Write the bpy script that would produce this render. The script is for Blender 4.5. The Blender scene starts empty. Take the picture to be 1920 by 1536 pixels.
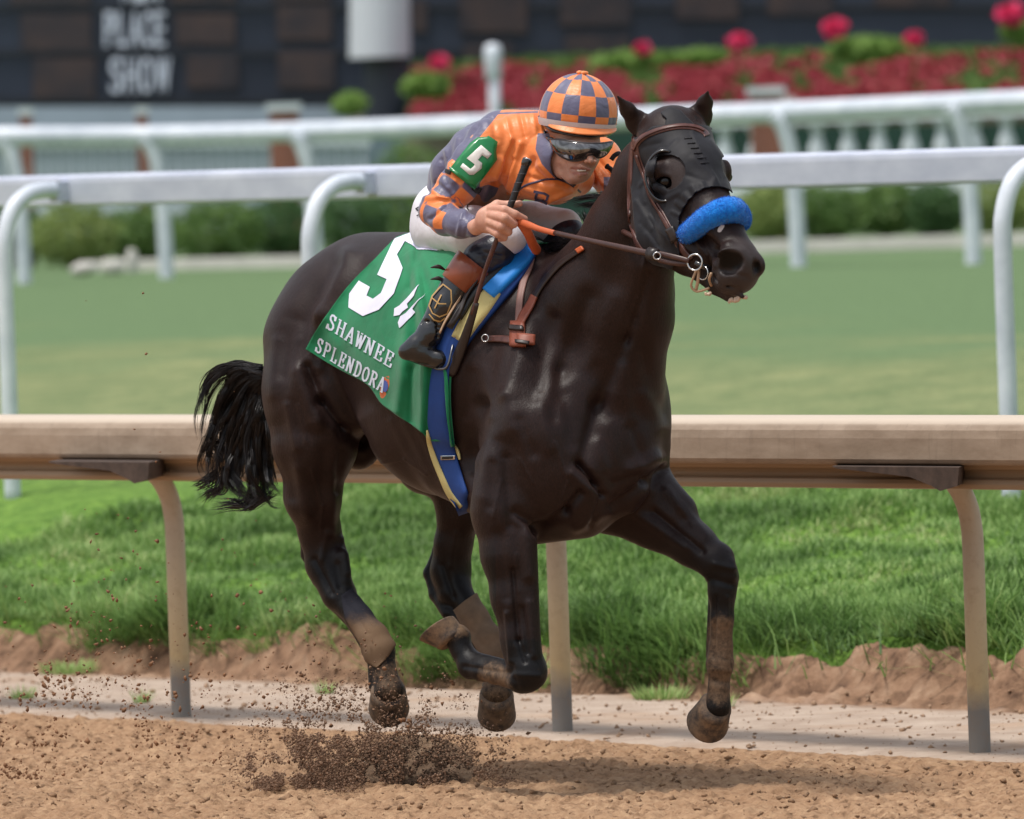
import bpy, math, random, os
import numpy as np
from mathutils import Vector, Matrix
from mathutils.bvhtree import BVHTree

# ------------------------------------------------------------------ camera, world, sun
C = bpy.context.scene
FPX, CX, CY = 16000.0, 960.0, 768.0
PITCH, ROLL, CAMH = math.atan(452 / FPX), 0.035, 1.865
_cp, _sp, _cr, _sr = math.cos(PITCH), math.sin(PITCH), math.cos(ROLL), math.sin(ROLL)
FW = np.array([0, _cp, -_sp])
_up0 = np.array([0, _sp, _cp]); _rt0 = np.array([1.0, 0, 0])
UP = _cr * _up0 + _sr * _rt0
RT = _cr * _rt0 - _sr * _up0
CAM = np.array([0, 0, CAMH])

cam_data = bpy.data.cameras.new('camera'); cam = bpy.data.objects.new('camera', cam_data)
C.collection.objects.link(cam); C.camera = cam
cam_data.sensor_width = 36; cam_data.lens = 36 * FPX / 1920
cam_data.clip_start = 1; cam_data.clip_end = 2000
M = Matrix(((RT[0], UP[0], -FW[0], CAM[0]), (RT[1], UP[1], -FW[1], CAM[1]), (RT[2], UP[2], -FW[2], CAM[2]), (0, 0, 0, 1)))
cam.matrix_world = M
cam_data.dof.use_dof = True
cam_data.dof.focus_distance = 25.45
cam_data.dof.aperture_fstop = cam_data.lens / 1000 / 0.056

world = bpy.data.worlds.new('World'); C.world = world; world.use_nodes = True
wn = world.node_tree.nodes; wn.clear()
SUN_EL, SUN_AZ = math.radians(72), math.radians(240)     # azimuth clockwise from +Y
sky = wn.new('ShaderNodeTexSky'); sky.sky_type = 'NISHITA'; sky.sun_disc = False
sky.sun_elevation = SUN_EL; sky.sun_rotation = SUN_AZ; sky.air_density = 1.6; sky.dust_density = 3.0; sky.ozone_density = 1.0
bg = wn.new('ShaderNodeBackground'); bg.inputs[1].default_value = 0.15
wo = wn.new('ShaderNodeOutputWorld')
hs = wn.new('ShaderNodeHueSaturation'); hs.inputs['Saturation'].default_value = .5      # hazy white sky
world.node_tree.links.new(sky.outputs[0], hs.inputs['Color']); world.node_tree.links.new(hs.outputs[0], bg.inputs[0]); world.node_tree.links.new(bg.outputs[0], wo.inputs[0])
sun_d = bpy.data.lights.new('sun', 'SUN'); sun_d.energy = 2.6; sun_d.angle = math.radians(9); sun_d.color = (1.0, 0.95, 0.88)
sun = bpy.data.objects.new('sun', sun_d); C.collection.objects.link(sun)
sd = Vector((math.sin(SUN_AZ) * math.cos(SUN_EL), math.cos(SUN_AZ) * math.cos(SUN_EL), math.sin(SUN_EL)))
sun.rotation_euler = sd.to_track_quat('Z', 'Y').to_euler()
C.view_settings.view_transform = 'Standard'; C.view_settings.look = 'None'
C.view_settings.exposure = 0.12; C.view_settings.gamma = 1.0

# ------------------------------------------------------------------ coordinates
D0 = 25.86                       # distance of the horse's middle
PXM = FPX / D0                   # pixels of the photograph per metre there
def P(px, py, D):                # point seen at a pixel of the 1920-wide photograph, at depth D
    return CAM + D * (FW + RT * ((px - CX) / FPX) + UP * ((CY - py) / FPX))
def H(px, py, w):                # the same, depth given from the horse's middle
    return P(px, py, D0 + w)
def RM(r, w=0.0):                # radius in pixels to metres at that depth
    return r / FPX * (D0 + w)
def proj(p):
    q = np.asarray(p) - CAM; d = q @ FW
    return CX + FPX * (q @ RT) / d, CY - FPX * (q @ UP) / d, d
def ground_at(px, py, z=0.0):
    r = FW + RT * ((px - CX) / FPX) + UP * ((CY - py) / FPX)
    return CAM + r * ((z - CAMH) / r[2])
rng = np.random.default_rng(7)

# ------------------------------------------------------------------ scene bookkeeping
def tag(o, label=None, cat=None, group=None, kind=None):
    if label: o['label'] = label
    if cat: o['category'] = cat
    if group: o['group'] = group
    if kind: o['kind'] = kind
    return o
def link(o, parent=None):
    C.collection.objects.link(o)
    if parent is not None:
        o.parent = parent
        if any(abs(c) > 1e-9 for c in parent.location):
            o.matrix_parent_inverse = Matrix.Translation(-Vector(parent.location))
    return o
def empty(name, loc, label, cat, group=None):
    o = bpy.data.objects.new(name, None); o.location = Vector([float(c) for c in loc]); o.empty_display_size = 0.2
    C.collection.objects.link(o); tag(o, label, cat, group); return o
def mesh_obj(name, verts, faces, mats, parent=None, smooth=True, mat_idx=None):
    me = bpy.data.meshes.new(name)
    verts = np.asarray(verts, dtype=np.float32)
    if isinstance(faces, np.ndarray):
        n, k = faces.shape
        me.vertices.add(len(verts)); me.vertices.foreach_set('co', verts.ravel())
        me.loops.add(n * k); me.loops.foreach_set('vertex_index', faces.astype(np.int32).ravel())
        me.polygons.add(n); me.polygons.foreach_set('loop_start', np.arange(0, n * k, k, dtype=np.int32))
        try: me.polygons.foreach_set('loop_total', np.full(n, k, dtype=np.int32))
        except Exception: pass
        me.update(calc_edges=True)
    else:
        me.from_pydata([tuple(float(c) for c in v) for v in verts], [], [tuple(int(i) for i in f) for f in faces])
    me.validate()
    if not isinstance(mats, (list, tuple)): mats = [mats]
    for m in mats: me.materials.append(m)
    if mat_idx is not None and len(mat_idx) == len(me.polygons):
        me.polygons.foreach_set('material_index', np.asarray(mat_idx, dtype=np.int32))
    if smooth: me.polygons.foreach_set('use_smooth', np.ones(len(me.polygons), dtype=bool))
    me.update()
    o = bpy.data.objects.new(name, me)
    return link(o, parent)
def add_attr(o, name, vals):
    a = o.data.attributes.new(name, 'FLOAT', 'POINT'); a.data.foreach_set('value', np.asarray(vals, dtype=np.float32))

# ------------------------------------------------------------------ materials
def srgb(r, g, b):
    f = lambda c: ((c / 255 + 0.055) / 1.055) ** 2.4 if c / 255 > 0.04045 else c / 255 / 12.92
    return (f(r), f(g), f(b), 1)
class NT:
    def __init__(s, name):
        s.m = bpy.data.materials.new(name); s.m.use_nodes = True; s.t = s.m.node_tree; s.t.nodes.clear()
        s.out = s.t.nodes.new('ShaderNodeOutputMaterial'); s.b = s.t.nodes.new('ShaderNodeBsdfPrincipled')
        s.L(s.b.outputs[0], s.out.inputs[0]); s._tc = None
    def L(s, a, b): s.t.links.new(a, b)
    def n(s, typ, **kw):
        nd = s.t.nodes.new('ShaderNode' + typ)
        for k, v in kw.items():
            if k.startswith('i_'):
                key = k[2:]; key = int(key) if key.isdigit() else key
                if hasattr(v, 'is_linked') or isinstance(v, bpy.types.NodeSocket): s.L(v, nd.inputs[key])
                else: nd.inputs[key].default_value = v
            else: setattr(nd, k, v)
        return nd
    def coord(s, scale=(1, 1, 1), src='Object'):
        if s._tc is None: s._tc = s.t.nodes.new('ShaderNodeTexCoord')
        mp = s.n('Mapping', i_0=s._tc.outputs[src]); mp.inputs['Scale'].default_value = scale
        return mp.outputs[0]
    def noise(s, scale=5, detail=4, rough=.55, vec=None, dist=0.0):
        nd = s.n('TexNoise'); nd.inputs['Scale'].default_value = scale; nd.inputs['Detail'].default_value = detail
        nd.inputs['Roughness'].default_value = rough; nd.inputs['Distortion'].default_value = dist
        s.L(vec if vec is not None else s.coord(), nd.inputs['Vector']); return nd.outputs[0]
    def ramp(s, fac, stops, interp='LINEAR'):
        r = s.n('ValToRGB', i_0=fac); cr = r.color_ramp; cr.interpolation = interp
        while len(cr.elements) < len(stops): cr.elements.new(0.5)
        for e, (p, c) in zip(cr.elements, stops):
            e.position = p; e.color = c if len(c) == 4 else (*c, 1)
        return r.outputs[0]
    def attr(s, name):
        a = s.n('Attribute'); a.attribute_name = name; return a.outputs['Fac']
    def math(s, op, a, b=0.0, c=None, clamp=False):
        m = s.n('Math', operation=op, use_clamp=clamp)
        for i, v in enumerate((a, b) if c is None else (a, b, c)):
            if isinstance(v, bpy.types.NodeSocket): s.L(v, m.inputs[i])
            else: m.inputs[i].default_value = v
        return m.outputs[0]
    def mix(s, f, a, b, mode='MIX'):
        m = s.n('MixRGB', blend_type=mode)
        for i, v in enumerate((f, a, b)):
            if isinstance(v, bpy.types.NodeSocket): s.L(v, m.inputs[i])
            elif i == 0: m.inputs[0].default_value = v
            else: m.inputs[i].default_value = v if len(v) == 4 else (*v, 1)
        return m.outputs[0]
    def step(s, v, e, w):       # smooth 0..1 as v crosses e
        mr = s.n('MapRange', i_0=v); mr.inputs[1].default_value = e - w; mr.inputs[2].default_value = e + w
        mr.interpolation_type = 'SMOOTHSTEP'; return mr.outputs[0]
    def bump(s, h, strength=.3, dist=.01, normal=None):
        b = s.n('Bump'); b.inputs['Strength'].default_value = strength; b.inputs['Distance'].default_value = dist
        s.L(h, b.inputs['Height'])
        if normal is not None: s.L(normal, b.inputs['Normal'])
        s.L(b.outputs[0], s.b.inputs['Normal']); return b.outputs[0]
    def set(s, **kw):
        for k, v in kw.items():
            inp = s.b.inputs[{'color': 'Base Color', 'rough': 'Roughness', 'metal': 'Metallic', 'spec': 'Specular IOR Level',
                              'sheen': 'Sheen Weight', 'coat': 'Coat Weight', 'sub': 'Subsurface Weight', 'alpha': 'Alpha', 'trans': 'Transmission Weight',
                              'coatr': 'Coat Roughness', 'sheenr': 'Sheen Roughness'}[k]]
            if isinstance(v, bpy.types.NodeSocket): s.L(v, inp)
            else: inp.default_value = v
        return s
def simple(name, col, rough=.5, var=.15, scale=30, bump=0.0, bscale=200, bdist=.002, **kw):
    t = NT(name)
    nz = t.noise(scale, 5)
    d = tuple(c * (1 - var) for c in col[:3]); l = tuple(min(1, c * (1 + var)) for c in col[:3])
    t.set(color=t.ramp(nz, [(0.3, d), (0.7, l)]), rough=rough, **kw)
    if bump: t.bump(t.noise(bscale, 3), bump, bdist)
    return t.m

# ------------------------------------------------------------------ signed distance fields
class Field:
    def __init__(s, lo, hi, h):
        s.h = h; s.lo = np.array(lo, float); n = np.ceil((np.array(hi) - s.lo) / h).astype(int) + 1
        s.n = n; s.a = np.full(tuple(n), 1.0, dtype=np.float32)
    def grid(s, lo, hi):
        i0 = np.maximum(0, np.floor((lo - s.lo) / s.h).astype(int)); i1 = np.minimum(s.n, np.ceil((hi - s.lo) / s.h).astype(int) + 1)
        if np.any(i1 <= i0): return None
        ax = [(s.lo[k] + s.h * np.arange(i0[k], i1[k])).astype(np.float32) for k in range(3)]
        return tuple(slice(i0[k], i1[k]) for k in range(3)), ax[0][:, None, None], ax[1][None, :, None], ax[2][None, None, :]
    def put(s, sl, d, k, sub=False):
        a = s.a[sl]
        if sub:                                   # smooth subtraction
            hh = np.clip(.5 - .5 * (a + d) / k, 0, 1); s.a[sl] = a * (1 - hh) + (-d) * hh + k * hh * (1 - hh)
        else:
            hh = np.clip(.5 + .5 * (a - d) / k, 0, 1); s.a[sl] = a * (1 - hh) + d * hh - k * hh * (1 - hh)
    def cone(s, p1, r1, p2, r2, k=.03, side=None, f=1.0, sub=False):
        """tapered capsule; `side` a direction along which it is squashed (f<1) or widened"""
        p1 = np.asarray(p1, float); p2 = np.asarray(p2, float); m = max(r1, r2) * max(1, f) + k + 3 * s.h
        g = s.grid(np.minimum(p1, p2) - m, np.maximum(p1, p2) + m)
        if g is None: return
        sl, X, Y, Z = g; u = p2 - p1; L2 = float(u @ u) + 1e-12; u = u.astype(np.float32); q = p1.astype(np.float32)
        x, y, z = X - q[0], Y - q[1], Z - q[2]
        t = np.clip((x * u[0] + y * u[1] + z * u[2]) / np.float32(L2), 0, 1)
        x = x - t * u[0]; y = y - t * u[1]; z = z - t * u[2]
        if side is not None:
            n = np.asarray(side, np.float32); n = n / np.linalg.norm(n); c = (x * n[0] + y * n[1] + z * n[2]) * np.float32(1 / f - 1)
            x = x + c * n[0]; y = y + c * n[1]; z = z + c * n[2]
        d = np.sqrt(x * x + y * y + z * z) - (np.float32(r1) + t * np.float32(r2 - r1))
        if side is not None and f < 1: d = d * np.float32(.5 + .5 * f)
        s.put(sl, d.astype(np.float32), k, sub)
    def chain(s, pts, k=.03, side=None, f=1.0):
        for a, b in zip(pts[:-1], pts[1:]): s.cone(a[0], a[1], b[0], b[1], k, side, f)
    def ell(s, c, r, axes=None, k=.03, sub=False):
        c = np.asarray(c, float); r = np.asarray(r, float); m = r.max() + k + 3 * s.h
        g = s.grid(c - m, c + m)
        if g is None: return
        sl, X, Y, Z = g; x, y, z = X - np.float32(c[0]), Y - np.float32(c[1]), Z - np.float32(c[2])
        A = np.eye(3) if axes is None else np.array([np.asarray(a, float) / np.linalg.norm(a) for a in axes])
        A = A.astype(np.float32); k0 = 0; k1 = 0
        for i in range(3):
            e = x * A[i, 0] + y * A[i, 1] + z * A[i, 2]
            k0 = k0 + (e / np.float32(r[i])) ** 2; k1 = k1 + (e / np.float32(r[i] ** 2)) ** 2
        k0 = np.sqrt(k0); k1 = np.sqrt(k1) + 1e-6
        s.put(sl, (k0 * (k0 - 1) / k1).astype(np.float32), k, sub)
    def mesh(s, smooth=2):
        a = s.a; S = a < 0
        c = np.zeros(tuple(np.array(a.shape) - 1), np.uint8)
        for i in (0, 1):
            for j in (0, 1):
                for k in (0, 1):
                    c += S[i:i + c.shape[0], j:j + c.shape[1], k:k + c.shape[2]]
        act = np.flatnonzero(((c > 0) & (c < 8)).ravel()); sh = c.shape; del c
        I = np.stack(np.unravel_index(act, sh), 1)
        acc = np.zeros((len(I), 3)); cnt = np.zeros(len(I))
        cs = [(i, j, k) for i in (0, 1) for j in (0, 1) for k in (0, 1)]
        val = {o: a[I[:, 0] + o[0], I[:, 1] + o[1], I[:, 2] + o[2]].astype(float) for o in cs}
        for o in cs:
            for ax in range(3):
                if o[ax]: continue
                q = list(o); q[ax] = 1; q = tuple(q); v0, v1 = val[o], val[q]; m = (v0 < 0) != (v1 < 0)
                t = np.where(m, v0 / np.where(m, v0 - v1, 1), 0); p = np.array(o, float)[None, :].repeat(len(I), 0); p[:, ax] += t
                acc[m] += p[m]; cnt[m] += 1
        V = s.lo + s.h * (I + acc / cnt[:, None])
        F = []
        for ax in range(3):
            b, d = (ax + 1) % 3, (ax + 2) % 3
            s0 = [slice(None)] * 3; s1 = [slice(None)] * 3; s0[ax] = slice(0, -1); s1[ax] = slice(1, None)
            for q in (b, d): s0[q] = slice(1, -1); s1[q] = slice(1, -1)
            A0, A1 = S[tuple(s0)], S[tuple(s1)]; e = np.argwhere(A0 != A1); fl = A0[tuple(e.T)]
            e[:, b] += 1; e[:, d] += 1
            quad = []
            for db, dd in ((-1, -1), (0, -1), (0, 0), (-1, 0)):
                f = e.copy(); f[:, b] += db; f[:, d] += dd
                quad.append(np.searchsorted(act, np.ravel_multi_index(f.T, sh)))
            Q = np.stack(quad, 1); Q[~fl] = Q[~fl][:, ::-1]; F.append(Q)
        F = np.concatenate(F)
        for _ in range(smooth): V = relax(V, F, .5)
        return V, F
def relax(V, F, f=.5, mask=None):
    n = len(V); acc = np.zeros_like(V); cnt = np.zeros(n)
    k = F.shape[1]
    for i in range(k):
        a, b = F[:, i], F[:, (i + 1) % k]
        for q in range(3):
            acc[:, q] += np.bincount(a, V[b, q], n) + np.bincount(b, V[a, q], n)
        cnt += np.bincount(a, minlength=n) + np.bincount(b, minlength=n)
    W = V + f * (acc / np.maximum(cnt, 1)[:, None] - V)
    if mask is not None: W[~mask] = V[~mask]
    return W
def bvh_of(V, F): return BVHTree.FromPolygons([tuple(map(float, v)) for v in V], [tuple(map(int, f)) for f in F])
def hit(px, py, bvhs, off=0.0, maxd=60):
    """point where the sight line of a pixel meets one of the surfaces, lifted off it by `off`"""
    d = FW + RT * ((px - CX) / FPX) + UP * ((CY - py) / FPX); d = d / np.linalg.norm(d); best = None
    for b in bvhs:
        loc, nor, idx, dist = b.ray_cast(Vector(CAM), Vector(d), maxd)
        if loc is not None and (best is None or dist < best[2]): best = (loc, nor, dist)
    if best is None: return None, None
    n = np.array(best[1]);
    if n @ d > 0: n = -n
    return np.array(best[0]) + n * off, n

# ------------------------------------------------------------------ generic mesh pieces
def norm(v): v = np.asarray(v, float); return v / (np.linalg.norm(v) + 1e-12)
def tube(pts, rad, n=10, caps=True, squash=None):
    """closed tube along points; rad scalar or list; squash=(dir, f)"""
    pts = [np.asarray(p, float) for p in pts]; m = len(pts); rad = [rad] * m if np.isscalar(rad) else list(rad)
    V = []; F = []; u = None
    for i, p in enumerate(pts):
        t = norm(pts[min(i + 1, m - 1)] - pts[max(i - 1, 0)])
        if u is None: u = norm(np.cross(t, (0, 0, 1) if abs(t[2]) < .9 else (1, 0, 0)))
        u = norm(u - t * (u @ t)); v = np.cross(t, u)
        for k in range(n):
            a = 2 * math.pi * k / n; q = (u * math.cos(a) + v * math.sin(a)) * rad[i]
            if squash is not None: q = q - squash[0] * (q @ squash[0]) * (1 - squash[1])
            V.append(p + q)
    for i in range(m - 1):
        for k in range(n): F.append((i * n + k, i * n + (k + 1) % n, (i + 1) * n + (k + 1) % n, (i + 1) * n + k))
    if caps:
        F.append(tuple(range(n))[::-1]); F.append(tuple(range((m - 1) * n, m * n)))
    return V, F
class MB:
    def __init__(s): s.V = []; s.F = []
    def add(s, VF):
        o = len(s.V); s.V += [tuple(map(float, v)) for v in VF[0]]; s.F += [tuple(int(i) + o for i in f) for f in VF[1]]; return s
    def build(s, name, mat, parent=None, smooth=True, bevel=0.0):
        o = mesh_obj(name, np.array(s.V), s.F, mat, parent, smooth)
        if bevel:
            b = o.modifiers.new('bevel', 'BEVEL'); b.width = bevel; b.segments = 2; b.limit_method = 'ANGLE'
        return o
def spline(pts, n=8):
    """Catmull-Rom through points (any dimension)"""
    P_ = [np.asarray(p, float) for p in pts]; P_ = [2 * P_[0] - P_[1]] + P_ + [2 * P_[-1] - P_[-2]]; out = []
    for i in range(1, len(P_) - 2):
        for j in range(n):
            t = j / n; a, b, c, d = P_[i - 1:i + 3]
            out.append(.5 * ((2 * b) + (c - a) * t + (2 * a - 5 * b + 4 * c - d) * t * t + (3 * b - a - 3 * c + d) * t ** 3))
    out.append(P_[-2]); return out
def box(c, ex, ey, ez):
    """box from centre and three half-extent vectors"""
    c, ex, ey, ez = (np.asarray(a, float) for a in (c, ex, ey, ez)); V = []
    for sx, sy, sz in ((-1, -1, -1), (1, -1, -1), (1, 1, -1), (-1, 1, -1), (-1, -1, 1), (1, -1, 1), (1, 1, 1), (-1, 1, 1)): V.append(c + sx * ex + sy * ey + sz * ez)
    return V, [(0, 3, 2, 1), (4, 5, 6, 7), (0, 1, 5, 4), (1, 2, 6, 5), (2, 3, 7, 6), (3, 0, 4, 7)]
def ribbon(pix, wpx, bvhs, off=.004, thick=.004, n=6, cross=4, seed=0, minn=None):
    """a strap lying on surfaces: centre line in photo pixels, width in pixels"""
    cl = spline(pix, n); W = [wpx] * len(pix) if np.isscalar(wpx) else wpx; ww = [float(x[0]) for x in spline([(w,) for w in W], n)]
    cols = []; nr = []
    last = None
    for i, p in enumerate(cl):
        t = cl[min(i + 1, len(cl) - 1)] - cl[max(i - 1, 0)]; t = t / (np.linalg.norm(t) + 1e-9); s_ = np.array([-t[1], t[0]]); row = []; rn = []
        for j in range(cross + 1):
            q = p[:2] + s_ * ww[i] * (j / cross - .5); h_, nn = hit(q[0], q[1], bvhs, off)
            if h_ is None: row.append(None); rn.append(None)
            else: row.append(h_); rn.append(nn)
        good = [r for r in row if r is not None]
        if not good:
            continue
        dm = np.median([proj(g)[2] for g in good]) if last is None else min(np.median([proj(g)[2] for g in good]), last + .05)
        for j in range(cross + 1):
            q = p[:2] + s_ * ww[i] * (j / cross - .5)
            if row[j] is None or abs(proj(row[j])[2] - dm) > .07: row[j] = P(q[0], q[1], dm); rn[j] = -FW
        last = dm
        cols.append(row); nr.append(rn)
    G = np.array(cols)
    for _ in range(2): G[1:-1] = .5 * G[1:-1] + .25 * (G[:-2] + G[2:])
    N = np.array(nr); m, k = G.shape[:2]
    top = G.reshape(-1, 3); bot = (G - N * thick * 1.0).reshape(-1, 3); V = np.concatenate([top, bot]); F = []; o = m * k
    for i in range(m - 1):
        for j in range(k - 1):
            a = i * k + j; F.append((a, a + 1, a + k + 1, a + k)); F.append((o + a, o + a + k, o + a + k + 1, o + a + 1))
        a = i * k; F.append((a, a + k, o + a + k, o + a)); a = i * k + k - 1; F.append((a, o + a, o + a + k, a + k))
    for j in range(k - 1):
        F.append((j, o + j, o + j + 1, j + 1)); a = (m - 1) * k + j; F.append((a, a + 1, o + a + 1, o + a))
    return V, F
def surf_tube(pix, rpx, bvhs, off=.004, n=6, sides=8):
    pts = []
    for p in spline(pix, n):
        h_, _ = hit(p[0], p[1], bvhs, off)
        if h_ is not None: pts.append(h_)
    pts = np.array(pts)
    for _ in range(3): pts[1:-1] = .5 * pts[1:-1] + .25 * (pts[:-2] + pts[2:])
    return tube(pts, RM(rpx), sides)

def seg(px, py, a, b):
    ax, ay = a; bx, by = b; L2 = (bx - ax) ** 2 + (by - ay) ** 2; tt = np.clip(((px - ax) * (bx - ax) + (py - ay) * (by - ay)) / L2, 0, 1)
    return np.hypot(px - ax - tt * (bx - ax), py - ay - tt * (by - ay))
def vnormals(V, F):
    a = V[F[:, 2]] - V[F[:, 0]]; b = V[F[:, 3]] - V[F[:, 1]]; n = np.cross(a, b); N = np.zeros_like(V)
    for i in range(4):
        for q in range(3): N[:, q] += np.bincount(F[:, i], n[:, q], len(V))
    return N / (np.linalg.norm(N, axis=1)[:, None] + 1e-12)
def wrinkle(V, F, lines, dmax=99, gain=1.0, wide=1.0):
    """raise or sink soft ridges along lines over the side of a surface that faces the viewer"""
    q = np.array([proj(v) for v in V]); N = vnormals(V, F); fr = np.clip((N @ -FW) * 2 + .4, 0, 1) * (q[:, 2] < dmax); a = np.zeros(len(V))
    for p0, p1, w_, am in lines: a += am * gain * np.exp(-(seg(q[:, 0], q[:, 1], p0, p1) / (w_ * wide)) ** 2)
    return V + N * (a * fr)[:, None], F
# ================================================================== the horse
LAT = norm(RT * .78 + np.array([0, .63, 0]))      # towards the horse's left
FWD = norm(RT * .63 - np.array([0, .78, 0]))      # the way it gallops
UPV = np.array([0, 0, 1.0])
def build_horse():
    h = .005
    f = Field(H(470, 1430, -1.35) * [1, 0, 1] + [0, D0 - 1.42, 0], H(1460, 120, -.8) * [1, 0, 1] + [0, D0 + .85, 0], h)
    c = lambda a, b, k=.03, side=None, ff=1.0: f.cone(H(*a[:3]), RM(a[3], a[2]), H(*b[:3]), RM(b[3], b[2]), k, side, ff)
    def ch(pts, k=.03, side=None, ff=1.0):
        for a, b in zip(pts[:-1], pts[1:]): c(a, b, k, side, ff)
    def e(p, r, axes=None, k=.03, sub=False): f.ell(H(*p), [x / PXM for x in r], axes, k, sub)
    FLU = (FWD, LAT, UPV)
    # trunk
    e((905, 688, -.12), (300, 172, 232), FLU, .05)
    e((815, 640, .12), (270, 165, 192), (FWD - .12 * UPV, LAT, UPV + .12 * FWD), .08)
    e((712, 600, .34), (205, 150, 160), FLU, .08)
    c((545, 640, .40, 40), (560, 720, .36, 50), .06)
    e((835, 800, .05), (160, 130, 125), (FWD - .3 * UPV, LAT, UPV + .3 * FWD), .08)
    e((632, 605, .40), (135, 108, 128), FLU, .06)                # near haunch
    e((770, 590, .58), (140, 95, 135), FLU, .06)                 # far haunch
    c((690, 520, .42, 72), (770, 545, .27, 78), .08)             # croup to loin
    c((770, 545, .27, 80), (930, 520, 0, 70), .08)
    c((930, 520, 0, 70), (1025, 520, -.2, 58), .08)              # withers
    # chest and shoulders
    e((1070, 800, -.42), (150, 158, 190), FLU, .08)
    e((985, 790, -.50), (105, 68, 165), (FWD, LAT, UPV - .1 * FWD), .05)       # near shoulder
    e((1160, 790, -.34), (118, 80, 170), FLU, .06)                             # far shoulder
    c((955, 560, -.30, 60), (990, 800, -.60, 70), .06)
    e((1162, 840, -.52), (75, 70, 125), FLU, .06)                # breast, its left half
    e((1020, 860, -.60), (78, 66, 125), FLU, .06)               # breast, its right half
    e((1085, 900, -.60), (60, 60, 90), FLU, .06)
    c((1000, 950, -.50, 72), (1090, 950, -.50, 60), .05)
    c((960, 940, -.40, 60), (870, 860, -.15, 84), .05)
    # neck
    ch([(1085, 650, -.36, 150), (1140, 560, -.48, 118), (1184, 440, -.60, 82), (1220, 330, -.70, 62), (1244, 280, -.76, 52)], .06)
    ch([(1060, 540, -.28, 70), (1134, 470, -.46, 42), (1181, 380, -.60, 29), (1212, 300, -.70, 23)], .05)
    ch([(1160, 700, -.52, 90), (1195, 600, -.60, 62), (1215, 500, -.68, 50)], .05)
    # head
    hx = norm(H(1375, 330, -.84) - H(1246, 335, -1.0)); ha = norm(H(1385, 495, -1.17) - H(1250, 240, -.86)); hn = np.cross(hx, ha)
    e((1262, 268, -.84), (64, 60, 62), None, .03)
    ch([(1262, 262, -.84, 62), (1296, 330, -.94, 61), (1318, 375, -1.0, 47), (1348, 425, -1.08, 40), (1378, 478, -1.14, 38)], .03)
    ch([(1222, 300, -.80, 38), (1228, 400, -.84, 44), (1243, 448, -.88, 40)], .03)
    ch([(1236, 440, -.88, 46), (1290, 478, -.98, 34), (1325, 500, -1.04, 32)], .035)
    ch([(1268, 350, -.92, 50), (1290, 430, -.98, 44), (1330, 470, -1.05, 40)], .03)
    e((1382, 498, -1.15), (43, 42, 44), None, .02)               # muzzle
    e((1376, 520, -1.14), (40, 34, 32), None, .02)
    ch([(1310, 505, -1.04, 20), (1345, 535, -1.09, 18), (1368, 552, -1.11, 15)], .012)   # lower jaw and lip
    c((1340, 523, -1.10, 6), (1392, 556, -1.17, 5), .006); f.cone(H(1335, 520, -1.16), RM(3.5), H(1400, 552, -1.20), RM(3), .008, sub=True)
    e((1372, 484, -1.205), (31, 20, 20), (hx, hn, ha), .015)
    ch([(1346, 470, -1.165, 8), (1366, 462, -1.19, 8), (1390, 472, -1.20, 7)], .01); c((1348, 500, -1.16, 7), (1376, 508, -1.18, 8), .01)
    f.ell(H(1369, 487, -1.225), [25 / PXM, 34 / PXM, 15 / PXM], (norm(hx + .55 * ha), hn, norm(ha - .55 * hx)), .008, sub=True)
    e((1417, 496, -1.16), (14, 20, 22), (hx, hn, ha), .012)
    f.ell(H(1420, 500, -1.195), [8 / PXM, 14 / PXM, 13 / PXM], (hx, hn, ha), .008, sub=True)
    e((1245, 318, -.985), (34, 18, 16), (hx, hn, ha), .014)      # brow over the near eye
    e((1359, 322, -.90), (13, 14, 22), None, .014)               # far brow
    f.ell(H(1246, 342, -1.0), [20 / PXM, 14 / PXM, 15 / PXM], (hx, hn, ha), .012, sub=True)
    e((1262, 378, -.95), (32, 16, 12), (norm(hx + .9 * ha), hn, norm(ha - .9 * hx)), .02)
    ch([(1226, 336, -1.0, 5), (1240, 325, -1.012, 5.5), (1258, 328, -1.01, 5), (1268, 340, -1.0, 4)], .006); ch([(1230, 350, -1.0, 4), (1248, 358, -1.005, 4), (1264, 350, -1.0, 4)], .006)
    f.cone(H(1316, 440, -1.10), RM(9), H(1350, 472, -1.16), RM(7), .03, sub=True)
    # ears
    ev = norm(H(1205, 245, -.8) - H(1160, 180, -.86)); en = norm(np.cross(ev, (0, 0, 1)))
    ear_n = norm(FW + .5 * RT)
    ch([(1208, 250, -.80, 22), (1194, 228, -.82, 21), (1176, 205, -.84, 14), (1158, 180, -.86, 3)], .014, ear_n, .55)
    f.cone(H(1196, 232, -.875), RM(8), H(1172, 202, -.885), RM(3.5), .01, sub=True)
    ear_n = norm(FW - .3 * RT)
    ch([(1309, 242, -.80, 21), (1313, 216, -.82, 22), (1322, 192, -.84, 14), (1327, 171, -.86, 3)], .014, ear_n, .55)
    f.cone(H(1310, 222, -.885), RM(7), H(1323, 190, -.895), RM(4), .01, sub=True)
    # near hind leg
    ch([(605, 640, .36, 108), (598, 740, .31, 100), (590, 830, .28, 82)], .05)
    c((640, 600, .30, 60), (625, 790, .22, 44), .05)
    ch([(590, 830, .28, 72), (586, 930, .31, 52), (600, 1000, .36, 37), (613, 1058, .36, 37), (634, 1112, .32, 33)], .03)
    ch([(575, 930, .36, 28), (572, 1000, .42, 12), (576, 1040, .44, 11), (600, 1085, .41, 15), (628, 1125, .35, 15)], .014)
    c((640, 1045, .31, 14), (646, 1090, .29, 12), .02)
    ch([(640, 1120, .31, 27), (672, 1160, .25, 22), (700, 1195, .20, 24), (713, 1220, .18, 27)], .02)
    ch([(625, 1130, .34, 12), (665, 1175, .28, 11), (700, 1228, .21, 15)], .01)
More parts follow.
